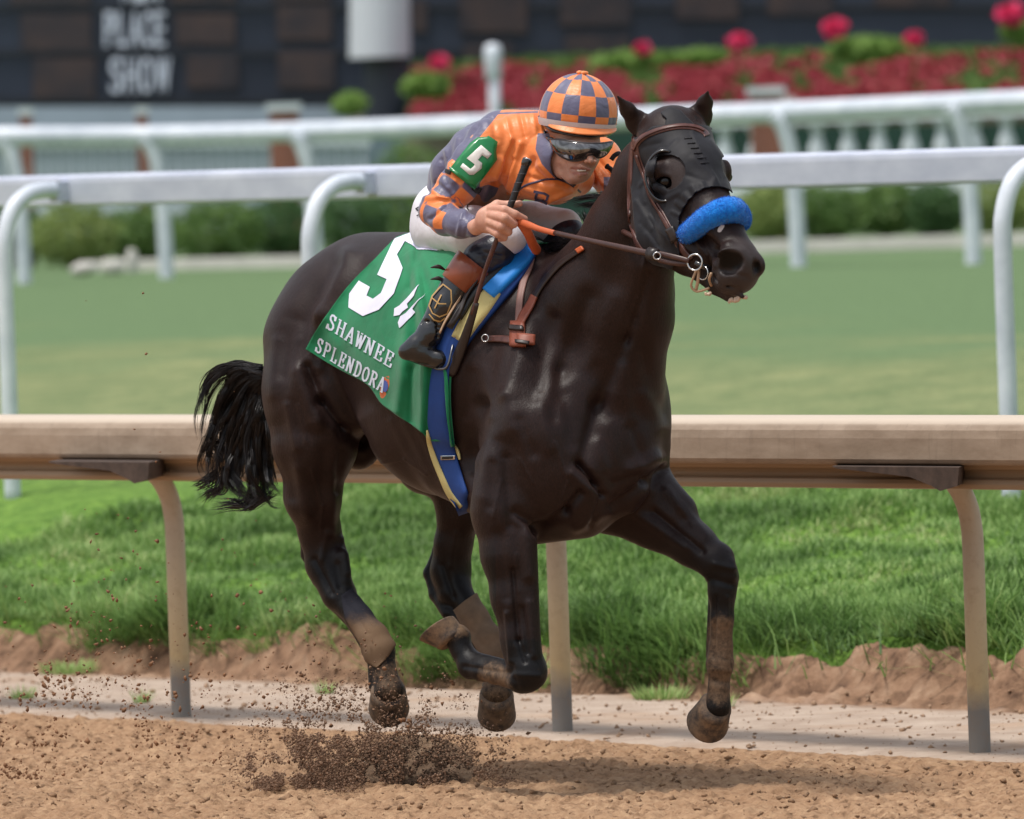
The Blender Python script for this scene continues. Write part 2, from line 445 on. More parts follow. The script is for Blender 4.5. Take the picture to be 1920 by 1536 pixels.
    ch([(713, 1222, .18, 27), (722, 1262, .16, 21), (729, 1294, .15, 30)], .014)
    c((706, 1232, .20, 18), (705, 1290, .18, 14), .01)
    e((672, 842, .44), (38, 38, 40), None, .03)
    # far hind leg
    ch([(765, 640, .55, 90), (760, 760, .42, 74), (800, 870, .38, 58)], .05)
    ch([(850, 880, .38, 60), (862, 960, .38, 40), (850, 1020, .40, 33), (845, 1070, .42, 35), (850, 1110, .40, 31)], .03)
    ch([(858, 950, .42, 18), (822, 1030, .47, 10), (806, 1075, .47, 12), (818, 1115, .44, 13), (840, 1150, .38, 13)], .012)
    ch([(860, 1105, .39, 24), (890, 1160, .34, 22), (915, 1200, .31, 24), (926, 1228, .30, 26)], .02)
    ch([(846, 1148, .38, 11), (880, 1190, .34, 11), (905, 1240, .31, 14)], .01)
    ch([(926, 1228, .30, 26), (930, 1262, .29, 22), (931, 1298, .28, 30)], .014)
    # near fore leg, folded
    ch([(960, 880, -.58, 72), (948, 960, -.60, 62), (952, 1040, -.62, 48), (962, 1120, -.63, 39), (975, 1200, -.64, 33), (985, 1245, -.65, 36)], .03)
    c((985, 1010, -.66, 22), (1000, 1225, -.68, 15), .02)
    e((993, 1262, -.66), (33, 34, 33), None, .02); e((978, 1280, -.66), (26, 26, 20), None, .02)
    c((945, 1060, -.62, 22), (965, 1230, -.64, 15), .02)
    ch([(965, 1270, -.62, 24), (930, 1262, -.54, 20), (905, 1255, -.48, 21), (884, 1248, -.43, 26)], .016)
    c((955, 1250, -.58, 12), (895, 1238, -.45, 15), .01)
    ch([(884, 1246, -.43, 25), (865, 1218, -.41, 20), (858, 1196, -.40, 26)], .012)
    # far fore leg, reaching
    ch([(1170, 880, -.36, 90), (1195, 925, -.36, 66), (1240, 975, -.40, 50), (1300, 1020, -.46, 37), (1338, 1052, -.50, 35)], .04)
    ch([(1150, 950, -.36, 55), (1210, 975, -.38, 40), (1290, 1030, -.44, 20)], .04)
    c((1215, 905, -.40, 38), (1275, 955, -.44, 30), .04)
    ch([(1345, 1050, -.50, 33), (1356, 1082, -.50, 28), (1353, 1110, -.50, 26)], .014)
    c((1365, 1058, -.53, 14), (1371, 1080, -.53, 11), .01); c((1322, 1058, -.47, 12), (1332, 1085, -.47, 10), .01)
    ch([(1355, 1105, -.50, 25), (1354, 1160, -.50, 21), (1352, 1215, -.49, 21), (1350, 1243, -.49, 25)], .014)
    c((1340, 1110, -.47, 12), (1336, 1230, -.46, 13), .01)
    ch([(1350, 1245, -.49, 25), (1348, 1285, -.49, 19), (1346, 1325, -.49, 25)], .014)
    # muscle reliefs
    def groove(pts, r, k=.03):
        for a, b in zip(pts[:-1], pts[1:]): f.cone(H(*a), RM(r), H(*b), RM(r), k, sub=True)
    HORSE_TUNE(f, e, ch, c, groove)
    V, F = f.mesh(2)
    return V, F
def HORSE_TUNE(f, e, ch, c, groove): pass
HV, HF = build_horse()
HV, HF = wrinkle(HV, HF, [((655, 480), (605, 590), 14, .013), ((605, 590), (575, 690), 14, .011), ((628, 500), (570, 600), 16, -.009), ((700, 490), (650, 560), 20, -.008), ((545, 600), (530, 700), 14, -.006), ((520, 640), (510, 740), 10, .005),
    ((577, 690), (603, 755), 7, -.016), ((603, 755), (648, 808), 9, -.018), ((648, 808), (680, 828), 10, -.012), ((560, 700), (588, 790), 12, .010), ((597, 735), (600, 800), 8, .006), ((520, 800), (545, 930), 14, -.007), ((610, 850), (596, 960), 12, -.007), ((560, 880), (575, 960), 10, .006), ((625, 900), (622, 1000), 7, .006),
    ((690, 785), (722, 850), 18, .011), ((735, 790), (775, 870), 7, .003), ((760, 795), (805, 885), 7, .003), ((785, 800), (830, 900), 7, .003), ((590, 1050), (622, 1112), 5, -.007), ((612, 1000), (602, 1050), 5, .005), ((642, 1010), (652, 1075), 5, .006), ((650, 1122), (690, 1188), 4, -.005), ((632, 1060), (638, 1100), 6, -.005),
    ((1000, 600), (955, 740), 14, .012), ((955, 750), (965, 800), 16, .010), ((1035, 600), (1005, 740), 14, -.010), ((925, 640), (900, 760), 16, -.011), ((900, 760), (885, 880), 12, -.012), ((930, 820), (908, 930), 16, .008), ((985, 830), (1010, 950), 18, .007), ((948, 860), (958, 985), 9, -.009), ((975, 790), (1000, 850), 9, -.006),
    ((1100, 560), (1055, 690), 16, -.012), ((1055, 690), (1040, 780), 12, -.008), ((1215, 520), (1172, 640), 10, -.010), ((1172, 640), (1122, 760), 13, -.012), ((1122, 760), (1092, 865), 12, -.013), ((1150, 560), (1108, 680), 16, .007), ((1190, 600), (1215, 700), 12, -.006),
    ((1088, 870), (1118, 908), 6, -.020), ((1118, 908), (1132, 928), 5, -.012), ((1072, 888), (1100, 918), 8, .008), ((1132, 930), (1106, 985), 5, -.008), ((1008, 992), (1060, 962), 8, -.014), ((1060, 962), (1088, 925), 7, -.013), ((970, 962), (1008, 992), 8, -.011), ((1205, 740), (1238, 800), 12, .007), ((1185, 880), (1230, 860), 12, .012), ((1150, 950), (1215, 905), 8, -.014), ((1215, 905), (1246, 880), 8, -.016), ((1140, 800), (1160, 890), 14, .007), ((1080, 990), (1150, 955), 8, .006),
    ((985, 985), (992, 1080), 8, .008), ((935, 1000), (950, 1120), 8, -.006), ((962, 1070), (972, 1200), 5, -.010), ((972, 1200), (984, 1240), 4, -.007), ((950, 1150), (958, 1240), 4, .006), ((992, 1130), (1001, 1230), 5, .005), ((979, 1140), (990, 1225), 3.5, -.006), ((965, 1265), (1010, 1268), 5, .004), ((960, 1250), (970, 1290), 4, -.003),
    ((1225, 960), (1315, 1032), 6, -.009), ((1250, 920), (1322, 1005), 8, .007), ((1190, 962), (1285, 1025), 8, .006), ((1340, 1058), (1374, 1066), 5, .006), ((1332, 1085), (1372, 1096), 5, -.005), ((1342, 1120), (1338, 1232), 3, -.006), ((1364, 1120), (1362, 1230), 3, .003), ((1335, 1255), (1368, 1258), 5, .003), ((1332, 1275), (1366, 1280), 5, -.004),
    ((1212, 470), (1195, 560), 2.6, .0028), ((1195, 560), (1165, 640), 2.6, .0028), ((1040, 830), (1065, 905), 2.4, .0026), ((1065, 905), (1050, 950), 2.4, .0024), ((975, 860), (1000, 905), 2.2, .0022), ((700, 870), (760, 860), 2.4, .002), ((760, 860), (800, 890), 2.2, .002), ((1300, 445), (1325, 480), 2.2, .0026), ((1325, 480), (1332, 505), 2, .0024), ((1285, 465), (1310, 478), 2, .002), ((968, 1040), (972, 1110), 2.2, .0026), ((585, 880), (606, 950), 2.4, .0028), ((606, 950), (600, 1010), 2.2, .0026), ((1260, 930), (1300, 990), 2.2, .0024), ((560, 760), (575, 830), 2.4, .002), ((940, 900), (925, 970), 2.2, .0022),
    ((880, 560), (900, 640), 14, -.006), ((1060, 740), (1075, 830), 10, -.006), ((1010, 740), (1030, 840), 10, .005), ((1120, 690), (1140, 780), 12, -.006), ((1165, 690), (1180, 790), 10, .005), ((880, 700), (870, 780), 9, -.004), ((900, 690), (920, 780), 9, .004), ((925, 870), (918, 950), 7, -.005), ((1185, 800), (1205, 860), 8, -.005), ((1120, 830), (1135, 880), 8, .005), ((1150, 905), (1190, 890), 6, -.005), ((700, 480), (740, 520), 16, .006), ((560, 640), (548, 740), 10, .004), ((620, 640), (600, 690), 8, .006), ((540, 760), (556, 840), 7, .005), ((640, 850), (630, 920), 7, -.006),
    ((1300, 400), (1340, 462), 5, .003), ((1322, 440), (1338, 500), 3, .003), ((1290, 430), (1320, 500), 4, -.003), ((1350, 505), (1400, 520), 4, -.003), ((1345, 470), (1340, 520), 5, -.004), ((870, 1160), (905, 1210), 4, -.004), ((830, 1060), (850, 1120), 5, -.006), ((855, 1000), (845, 1060), 5, .005), ((870, 1250), (955, 1262), 4, -.004)], 99, 1.3, 1.2)
print('horse', len(HV), len(HF))
def hoof_mesh(K, rk, S, rs, T, flat=1.08, thick=.012):
    """hoof wall lofted from the coronet ring (centre K, radius rk) to the ground ring (centre S), toe towards T"""
    K, S = np.asarray(K), np.asarray(S); ax = norm(S - K); T = norm(T - ax * (T @ ax)); side = np.cross(ax, T)
    n = 28; V = []; F = []
    rings = [(-.18, .86, 0), (0, 1.03, 0), (.08, 1.02, 0), (.5, None, 0), (.93, None, 0), (1.0, None, 0)]
    for t, sc, _ in rings:
        r = rk * sc if sc else rk + (rs - rk) * t
        c = K + (S - K) * t
        for i in range(n):
            a = 2 * math.pi * i / n; back = max(0, -math.cos(a))
            rr = r * (1 - .22 * back ** 2 * t); V.append(c + T * math.cos(a) * rr * flat + side * math.sin(a) * rr + T * (rs * .16 * t if t > 0 else 0))
    for q in range(len(rings) - 1):
        for i in range(n): F.append((q * n + i, q * n + (i + 1) % n, (q + 1) * n + (i + 1) % n, (q + 1) * n + i))
    o = (len(rings) - 1) * n; b = len(V)
    for i in range(n):                                 # sole set in
        a = np.array(V[o + i]); c = K + (S - K) + T * rs * .16; V.append(a + (c - a) * .16)
    for i in range(n):
        a = np.array(V[b + i]); c = K + (S - K) + T * rs * .16; V.append(a + (c - a) * .12 - ax * .012)
    for q0, q1 in ((o, b), (b, b + n)):
        for i in range(n): F.append((q0 + i, q0 + (i + 1) % n, q1 + (i + 1) % n, q1 + i))
    F.append(tuple(range(b + n, b + 2 * n))); F.append(tuple(range(n))[::-1])
    return V, F
def pv(dx, dy, dw):                                    # direction from pixel-space components
    return norm(RT * dx - UP * dy + FW * dw * 1.0)
HOOFS = [
    (H(728, 1299, .150), RM(33), H(729, 1322, .215), RM(39), pv(.05, 1, -.35)),
    (H(931, 1306, .275), RM(32), H(931, 1336, .340), RM(37), pv(.05, 1, -.35)),
    (H(1340, 1328, -.490), RM(31), H(1328, 1350, -.430), RM(40), pv(-.3, 1, -.35)),
    (H(846, 1199, -.40), RM(28), H(829, 1173, -.385), RM(40), pv(-.93, .36, 0)),
]
# ================================================================== ground
B0 = np.array([.164, 28.2]); NS = np.array([.777, .629]); DT = np.array([.629, -.777])   # rail line: normal (infield) and direction
def W(s, t, z=0.0): q = B0 + NS * s + DT * t; return np.array([q[0], q[1], z])
_pr = np.random.default_rng(3).random((256, 256)).astype(np.float64)
def vnoise(x, y, sc, seed=0):
    x = np.asarray(x, float) / sc + 17.3 * seed; y = np.asarray(y, float) / sc + 9.1 * seed
    xi = np.floor(x).astype(int); yi = np.floor(y).astype(int); fx = x - xi; fy = y - yi; fx = fx * fx * (3 - 2 * fx); fy = fy * fy * (3 - 2 * fy)
    g = lambda a, b: _pr[a % 256, b % 256]
    return (g(xi, yi) * (1 - fx) + g(xi + 1, yi) * fx) * (1 - fy) + (g(xi, yi + 1) * (1 - fx) + g(xi + 1, yi + 1) * fx) * fy - .5
def fbm(x, y, sc, o=4, seed=0, g=.5):
    r = 0; a = 1
    for i in range(o): r = r + a * vnoise(x, y, sc / 2 ** i, seed + i); a *= g
    return r
def sstep(a, b, x): t = np.clip((x - a) / (b - a), 0, 1); return t * t * (3 - 2 * t)
def zof(s, t):
    lip = 1.33 + .16 * fbm(t, 0 * t, .8, 3, 5)
    z = .18 * sstep(lip, lip + .24, s) * (1 + .5 * fbm(t, s, .35, 3, 8))
    z = z + .365 * np.clip((s - 1.5) / 3.0, 0, 1) ** .85 + (.475 / 21.1) * np.clip(s - 4.5, 0, 21.1)
    z = z + np.where(s > 1.3, .03 * fbm(t, s, .6, 3, 2), 0) * np.where(s > 6, .2, 1)
    return z
def sheet(name, ss, ts, zf, mat):
    S, T = np.meshgrid(ss, ts, indexing='ij'); Z = zf(S, T); X = B0[0] + NS[0] * S + DT[0] * T; Y = B0[1] + NS[1] * S + DT[1] * T
    V = np.stack([X, Y, Z], -1).reshape(-1, 3); n, m = S.shape; i = np.arange(n * m).reshape(n, m)
    F = np.stack([i[:-1, :-1], i[:-1, 1:], i[1:, 1:], i[1:, :-1]], -1).reshape(-1, 4)[:, ::-1]
    return mesh_obj(name, V, F, mat)
def axis(*segs):
    out = []
    for a, b, st in segs: out += list(np.arange(a, b - 1e-9, st))
    return np.array(out + [segs[-1][1]])

t = NT('track_dirt'); v = t.coord()
big = t.noise(1.3, 3); mid = t.noise(22, 5, .65); fine = t.noise(140, 4, .7)
c1 = t.ramp(mid, [(.30, srgb(92, 70, 52)), (.46, srgb(158, 126, 98)), (.68, srgb(186, 154, 122))])
c1 = t.mix(t.ramp(big, [(.35, (0, 0, 0)), (.7, (.5, .5, .5))]), c1, srgb(152, 118, 90))
t.set(color=c1, rough=.95, spec=.15); t.bump(fine, .7, .01); TRACK = t.m
t = NT('packed_dirt')
c1 = t.ramp(t.noise(5, 6, .6, t.coord((1, 1, 1))), [(.3, srgb(160, 140, 124)), (.7, srgb(188, 170, 154))])
c1 = t.mix(t.ramp(t.noise(1.6, 4), [(.55, (0, 0, 0)), (.7, (.45, .45, .45))]), c1, srgb(170, 136, 106))
sp = t.n('Separate' + 'XYZ', i_0=t.coord())
zz = t.n('Attribute'); zz.attribute_name = 'sdist'
bankc = t.ramp(t.noise(9, 6, .65), [(.3, srgb(80, 60, 48)), (.5, srgb(140, 110, 88)), (.72, srgb(170, 142, 118))])
c1 = t.mix(t.step(t.math('ADD', zz.outputs['Fac'], t.math('MULTIPLY', t.noise(6, 3), .35)), 1.38, .12), c1, bankc)
t.set(color=c1, rough=.95, spec=.15); t.bump(t.noise(60, 5, .7), .5, .02); VERGE = t.m
t = NT('turf')
g1 = t.ramp(t.noise(3.0, 5, .65, t.coord((1, .6, 1))), [(.3, srgb(100, 116, 80)), (.7, srgb(134, 140, 100))])
zz = t.attr('sdist')
g1 = t.mix(t.step(zz, 6.0, 2.2), t.ramp(t.noise(12, 5, .7), [(.3, srgb(70, 104, 44)), (.7, srgb(118, 150, 70))]), g1)
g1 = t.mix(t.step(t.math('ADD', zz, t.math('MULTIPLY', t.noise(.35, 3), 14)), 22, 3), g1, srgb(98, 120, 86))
g1 = t.mix(.55, g1, t.ramp(t.noise(26, 5, .75, t.coord((1, .5, 1))), [(.3, (.45, .45, .42)), (.7, (1.0, 1.0, .96))]), 'MULTIPLY'); g1 = t.mix(1.0, g1, (1.16, 1.15, 1.12), 'MULTIPLY')
t.set(color=g1, rough=.9, spec=.1); t.bump(t.noise(40, 4), .5, .03); TURF = t.m

tsv = axis((-5.2, 6.2, .009))
def ztrack(S, T):
    r = .018 * fbm(S, T, .17, 5, 1, .7) + .024 * np.abs(fbm(S, T, .06, 3, 6, .7)) + .014 * fbm(S, T, .03, 2, 12) + .02 * fbm(S, T, .9, 2, 4)
    return r * sstep(-.24, -.42, S) - .004
o = sheet('dirt_track', axis((-8, -4.6, .05), (-4.6, -.30, .010)), tsv, ztrack, TRACK); tag(o, kind='structure')
o = sheet('dirt_path', axis((-.34, 1.2, .04), (1.2, 1.8, .014)), axis((-7, 8, .02)), lambda S, T: zof(S, T) + .004 * fbm(S, T, .2, 3, 3) + np.where(S > 1.2, .055 * fbm(T, S, .16, 5, 9, .66) - .02, 0) * sstep(1.2, 1.4, S) - .07 * sstep(1.52, 1.62, S) - .03 * sstep(-.22, -.34, S), VERGE); tag(o, kind='structure')
add_attr(o, 'sdist', ((np.array([v.co[:2] for v in o.data.vertices]) - B0) @ NS))
o = sheet('turf', axis((1.52, 7, .06), (7, 26, .5), (26, 60, 6), (60, 700, 80)), axis((-600, -60, 60), (-60, -8, 4), (-8, 9, .05), (9, 60, 4), (60, 600, 60)), lambda S, T: zof(S, T) - .012 - .09 * sstep(1.68, 1.56, S), TURF); tag(o, kind='structure')
add_attr(o, 'sdist', ((np.array([v.co[:2] for v in o.data.vertices]) - B0) @ NS))
o = sheet('ground', axis((-400, -8.2, 20), (-8.2, 1.6, 1)), axis((-600, -5, 35), (-5, 6, 2), (6, 600, 33)), lambda S, T: S * 0 - .06, TRACK); tag(o, kind='structure')

# ---- scattered clods and airborne soil
def lumps(n, pos, size, seed, sq=.75):
    r = np.random.default_rng(seed)
    base = np.array([(1, 0, 0), (-1, 0, 0), (0, 1, 0), (0, -1, 0), (0, 0, 1), (0, 0, -1), (.6, .6, .6), (-.6, .6, -.5), (.5, -.6, -.6), (-.6, -.6, .5)], float)
    from mathutils.geometry import convex_hull_2d
    tri = np.array([(0, 2, 6), (2, 4, 6), (4, 0, 6), (0, 4, 3), (4, 9, 3), (9, 4, 1), (4, 2, 1), (2, 7, 1), (7, 5, 1), (5, 9, 1), (9, 5, 3), (5, 8, 3), (8, 0, 3), (8, 5, 0), (5, 2, 0), (5, 7, 2), (1, 9, 9)])[:16]
    V = base[None] * (1 + .9 * (r.random((n, 10, 1)) - .5)) * (.6 + .9 * r.random((n, 1, 3))); ang = r.random((n, 3)) * 6.28
    ca, sa = np.cos(ang), np.sin(ang)
    x, y, z = V[..., 0], V[..., 1], V[..., 2]
    x, y = x * ca[:, :1] - y * sa[:, :1], x * sa[:, :1] + y * ca[:, :1]; y, z = y * ca[:, 1:2] - z * sa[:, 1:2], y * sa[:, 1:2] + z * ca[:, 1:2]
    V = np.stack([x, y, z * sq], -1) * size[:, None, None] + pos[:, None, :]
    F = (tri[None] + 10 * np.arange(n)[:, None, None]).reshape(-1, 3)
    return V.reshape(-1, 3), F
r = np.random.default_rng(5); n = 16000
S = -.4 - 4.2 * r.random(n); T = -4.6 + 10.4 * r.random(n); sz = .002 + .010 * r.random(n) ** 4
pos = np.stack([B0[0] + NS[0] * S + DT[0] * T, B0[1] + NS[1] * S + DT[1] * T, ztrack(S, T) + sz * .3], 1)
V, F = lumps(n, pos, sz, 1)
CLOD = simple('clod', srgb(136, 106, 80), .95, .3, 60, .6, 200, .004)
o = mesh_obj('loose_soil', V, F, CLOD, smooth=False); tag(o, 'loose brown crumbs of soil scattered over the raked dirt track', 'soil', kind='stuff')

r = np.random.default_rng(15); n = 5000; S = -.32 + 1.75 * r.random(n) ** .8; T = -7 + 13.5 * r.random(n); sz = .0015 + .009 * r.random(n) ** 5
V, F = lumps(n, np.stack([B0[0] + NS[0] * S + DT[0] * T, B0[1] + NS[1] * S + DT[1] * T, zof(S, T) + sz * .4], 1), sz, 17)
o = mesh_obj('path_crumbs', V, F, simple('path_crumb', srgb(150, 122, 98), .95, .3, 60), smooth=False); tag(o, 'small crumbs of soil lying on the pale dirt path', 'soil', kind='stuff')
# ---- grass of the bank
GR = NT('grass'); gv = GR.attr('shade'); gh = GR.attr('tip')
gc = GR.ramp(gv, [(0, srgb(80, 110, 62)), (.45, srgb(110, 146, 78)), (.8, srgb(150, 178, 108)), (1, srgb(186, 194, 140))])
GR.set(color=GR.mix(GR.math('MULTIPLY', gh, .35), gc, srgb(160, 190, 100)), rough=.55, spec=.3, sub=0.0)
tr = GR.n('BsdfTranslucent', i_0=gc); ms = GR.n('MixShader', i_0=.35); GR.L(GR.b.outputs[0], ms.inputs[1]); GR.L(tr.outputs[0], ms.inputs[2]); GR.L(ms.outputs[0], GR.out.inputs[0])
def blades(name, n, sr, tr_, ln, seed, label, wid=.0035, over=0.0, dens=None):
    r = np.random.default_rng(seed); S = sr[0] + (sr[1] - sr[0]) * r.random(n); T = tr_[0] + (tr_[1] - tr_[0]) * r.random(n)
    if dens is not None: k = r.random(n) < dens(S, T); S, T = S[k], T[k]; n = len(S)
    cl = fbm(S, T, .35, 3, 11); L = ln * (.55 + .7 * r.random(n)) * (1 + 1.1 * cl)
    ex = sstep(1.95, 1.45, S); L = L * (1 + over * ex)
    b = np.stack([B0[0] + NS[0] * S + DT[0] * T, B0[1] + NS[1] * S + DT[1] * T, zof(S, T) - .02], 1)
    a = 6.28 * r.random(n) + 3 * cl; lean = .25 + .85 * r.random(n)
    dx = np.cos(a) * lean - NS[0] * ex * over * .55; dy = np.sin(a) * lean - NS[1] * ex * over * .55; dz = 1 - .55 * ex * over * r.random(n)
    d = np.stack([dx, dy, dz], 1); d /= np.linalg.norm(d, axis=1)[:, None]
    sd_ = np.stack([-d[:, 1], d[:, 0], 0 * S], 1); sd_ /= np.linalg.norm(sd_, axis=1)[:, None]
    rot = r.random(n) * 1.2 - .6; w = (wid * (.6 + .8 * r.random(n)))[:, None]
    sd_ = sd_ * np.cos(rot)[:, None] + d * np.sin(rot)[:, None] * .2
    m = b + d * (L * .55)[:, None]; bend = np.stack([dx * .8, dy * .8, -.25 - .3 * over * ex], 1) * (L * .5)[:, None]
    tp = b + d * L[:, None] + bend * .6
    V = np.stack([b - sd_ * w, b + sd_ * w, m - sd_ * w * .8, m + sd_ * w * .8, tp], 1).reshape(-1, 3)
    i = 5 * np.arange(n)[:, None]; F = np.concatenate([i + [0, 1, 3], i + [0, 3, 2], i + [2, 3, 4]], 1).reshape(-1, 3)
    o = mesh_obj(name, V, F, GR.m, smooth=True)
    sh = np.clip(.42 + .75 * fbm(S, T, .45, 3, 21) + .6 * (r.random(n) - .5) + .25 * sstep(3.5, 5.5, S), 0, 1)
    add_attr(o, 'shade', np.repeat(sh, 5)); add_attr(o, 'tip', np.tile([0, 0, .4, .4, 1], n))
    tag(o, label, 'grass', kind='stuff'); return o
blades('grass', 280000, (1.58, 5.2), (-7.2, 6.2), .066, 31, 'long green grass growing up the bank behind the beige rail', .0042)
blades('grass_fringe', 60000, (1.46, 1.95), (-7.2, 6.2), .10, 32, 'shaggy grass hanging over the crumbling dirt edge', .0034, 1.0, lambda S, T: np.clip(.42 + 2.6 * fbm(T, S, .5, 3, 40), .06, 1))
blades('short_grass', 90000, (5.0, 11.0), (-7, 8), .03, 33, 'short mown green turf between the two white rails', .004)
def weeds(name, spots, seed, label):
    r = np.random.default_rng(seed); V = []; F = []; sh = []; tp = []
    for (px, py, rad, n) in spots:
        g = ground_at(px, py)
        for i in range(n):
            a = 6.28 * r.random(); q = g[:2] + rad * (r.random() ** .5) * np.array([math.cos(a), math.sin(a)]); s_ = (q - B0) @ NS; t_ = (q - B0) @ DT
            z = float(zof(np.array([s_]), np.array([t_]))[0]); d = norm([math.cos(a) * .7, math.sin(a) * .7, .5 + r.random()]); L = .03 + .04 * r.random(); b = np.array([q[0], q[1], z]); sd_ = norm(np.cross(d, (0, 0, 1))) * .004
            k = len(V); V += [b - sd_, b + sd_, b + d * L]; F.append((k, k + 1, k + 2)); x = .6 + .4 * r.random(); sh += [x] * 3; tp += [0, 0, 1]
    o = mesh_obj(name, V, np.array(F), GR.m); add_attr(o, 'shade', sh); add_attr(o, 'tip', tp); tag(o, label, 'weeds', kind='stuff')
weeds('weeds', [(130, 1262, .11, 260), (40, 1310, .05, 70), (265, 1318, .03, 40), (530, 1262, .14, 420), (610, 1300, .03, 50), (560, 1240, .12, 250), (860, 1270, .12, 300), (1000, 1290, .10, 200), (1240, 1310, .10, 220), (1290, 1290, .12, 320), (1700, 1300, .09, 180), (1350, 1325, .05, 60)], 3, 'little light green weeds sprouting at the foot of the dirt bank')

# ================================================================== beige rail
t = NT('beige_rail'); sp = t.n('SeparateXYZ', i_0=t.coord())
c = t.ramp(t.noise(6, 6, .65, t.coord((1, 1, 3))), [(.3, srgb(140, 122, 104)), (.7, srgb(168, 150, 132))])
st = t.noise(26, 5, .7, t.coord((1, 1, .12))); c = t.mix(t.ramp(st, [(.56, (0, 0, 0)), (.74, (.45, .45, .45))]), c, srgb(112, 98, 84))
zt = t.step(sp.outputs[2], 1.036, .012); c = t.mix(zt, c, srgb(196, 180, 162))  # top edge lightened: light from above painted into the rail colour
low = t.math('SUBTRACT', 1.0, t.step(sp.outputs[2], .905, .006)); c = t.mix(low, c, srgb(160, 138, 114))  # recessed underside tinted warm, bounced light put into the colour
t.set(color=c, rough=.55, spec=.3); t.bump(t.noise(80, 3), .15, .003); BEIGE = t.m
t = NT('beige_post'); sp = t.n('SeparateXYZ', i_0=t.coord())
zn = t.math('ADD', sp.outputs[2], t.math('MULTIPLY', t.math('SUBTRACT', t.noise(12, 4), .5), .10))
c = t.ramp(zn, [(.0, srgb(128, 124, 120)), (.13, srgb(122, 118, 114)), (.21, srgb(186, 164, 124)), (.42, srgb(190, 172, 140)), (.62, srgb(180, 166, 146)), (.95, srgb(186, 174, 158))])
c = t.mix(t.ramp(t.noise(30, 5, .7), [(.5, (0, 0, 0)), (.8, (.4, .4, .4))]), c, srgb(140, 112, 86))
t.set(color=c, rough=.6); POSTM = t.m
GUSS = simple('gusset_shade_grime', srgb(72, 58, 50), .9, .35, 25, .3)  # bracket tone holds grime and the painted shade under the rail
def extrude_profile(prof, f, ts):
    n = len(prof); V = []; F = []
    for tt in ts:
        for u, z in prof: V.append(f(u, tt, z))
    for i in range(len(ts) - 1):
        for k in range(n): F.append((i * n + k, i * n + (k + 1) % n, (i + 1) * n + (k + 1) % n, (i + 1) * n + k))
    F.append(tuple(range(n))[::-1]); F.append(tuple(range((len(ts) - 1) * n, len(ts) * n))); return V, F
posts = [(340, 1345), (1055, 1371), (1838, 1410)]
rf = empty('rail_fence', W(0, 0), 'weathered beige rail on curved goosenecked posts right behind the galloping horse', 'rail')
prof = [(.10, 1.05), (.30, 1.052), (.335, 1.047), (.362, 1.034), (.374, 1.015), (.378, .99), (.378, .925), (.372, .913), (.36, .908), (.318, .906), (.312, .893), (.296, .888), (.288, .876), (.292, .866), (.312, .860), (.318, .846), (.312, .832), (.27, .828), (.10, .828)]
V, F = extrude_profile(prof, lambda u, tt, z: W(-u, tt, z), [-7.2 + .6 * k for k in range(24)])
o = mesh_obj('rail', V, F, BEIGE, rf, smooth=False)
b = o.modifiers.new('b', 'BEVEL'); b.width = .003; b.segments = 2; b.limit_method = 'ANGLE'; b.angle_limit = .5
for px, py in posts:
    g = ground_at(px, py); tt = (g[:2] - B0) @ DT; s0 = (g[:2] - B0) @ NS
    path = spline([(0, -.1), (0, .3), (0, .62), (.004, .70), (.02, .77), (.055, .83), (.10, .87), (.14, .90)], 6)
    o = mesh_obj('post', *tube([W(s0 - p[0], tt, p[1]) for p in path], .034, 20), POSTM, rf)
    pl = [(-.26, .905), (-.24, .899), (.10, .875), (.20, .848), (.24, .832), (.32, .848), (.33, .905)]; V = []; k = len(pl)
    for u_ in (.345, .10):
        for a, z in pl: V.append(W(s0 - u_, tt + a + (.345 - u_) * -.9, z))
    F = [tuple(range(k)), tuple(range(k, 2 * k))[::-1]] + [(i, i + k, (i + 1) % k + k, (i + 1) % k) for i in range(k)]
    mesh_obj('bracket', V, F, GUSS, rf, smooth=False)

# ================================================================== white rails
t = NT('white_paint'); c = t.ramp(t.noise(5, 4, .6), [(.3, srgb(190, 198, 210)), (.7, srgb(220, 226, 235))]); t.set(color=c, rough=.35, spec=.5); WHITE = t.m
t = NT('rail_aluminium'); c = t.ramp(t.noise(4, 5, .6, t.coord((1, 1, 2))), [(.3, srgb(176, 182, 200)), (.7, srgb(200, 205, 220))]); t.set(color=c, rough=.45, spec=.5); ALU = t.m
def dfoot(px, pytop, pyfoot, hgt): return FPX * hgt / (pyfoot - pytop)
wf = empty('white_rail_fence', W(4.5, 0, .5), 'nearer white rail with hooked pipe posts, at the front edge of the turf', 'rail')
HW = 1.31
# line of the near white posts
PA = P(15, 893, dfoot(15, 338, 893, HW)); PB = P(1893, 917, dfoot(1893, 283, 917, HW))
wd = norm((PB - PA) * [1, 1, 0]); wnrm = np.array([-wd[1], wd[0], 0.0]); wnrm = wnrm if wnrm[1] > 0 else -wnrm
def onwhite(px):
    r = FW + RT * ((px - CX) / FPX) + UP * ((CY - 600) / FPX); a = PA[:2]; # solve CAM+r*D on line a + wd*u
    A = np.array([[r[0], -wd[0]], [r[1], -wd[1]]]); D, u = np.linalg.solve(A, a - CAM[:2]); return u
Lw = np.linalg.norm((PB - PA)[:2])
def WR(off, u, z):      # off metres beyond the post line, u along, z above foot level
    b = PA + (PB - PA) * (u / Lw); return np.array([b[0], b[1], b[2]]) + wnrm * off + np.array([0, 0, z])
wprof = [(.36, HW + .0), (.385, HW + .014), (.46, HW + .014), (.485, HW), (.485, HW - .115), (.475, HW - .128), (.37, HW - .128), (.36, HW - .115), (.357, HW - .02)]
V, F = extrude_profile(wprof, lambda u, tt, z: WR(u, tt, z), [-3 + .8 * k for k in range(20)]); mesh_obj('rail', V, F, ALU, wf, smooth=False)
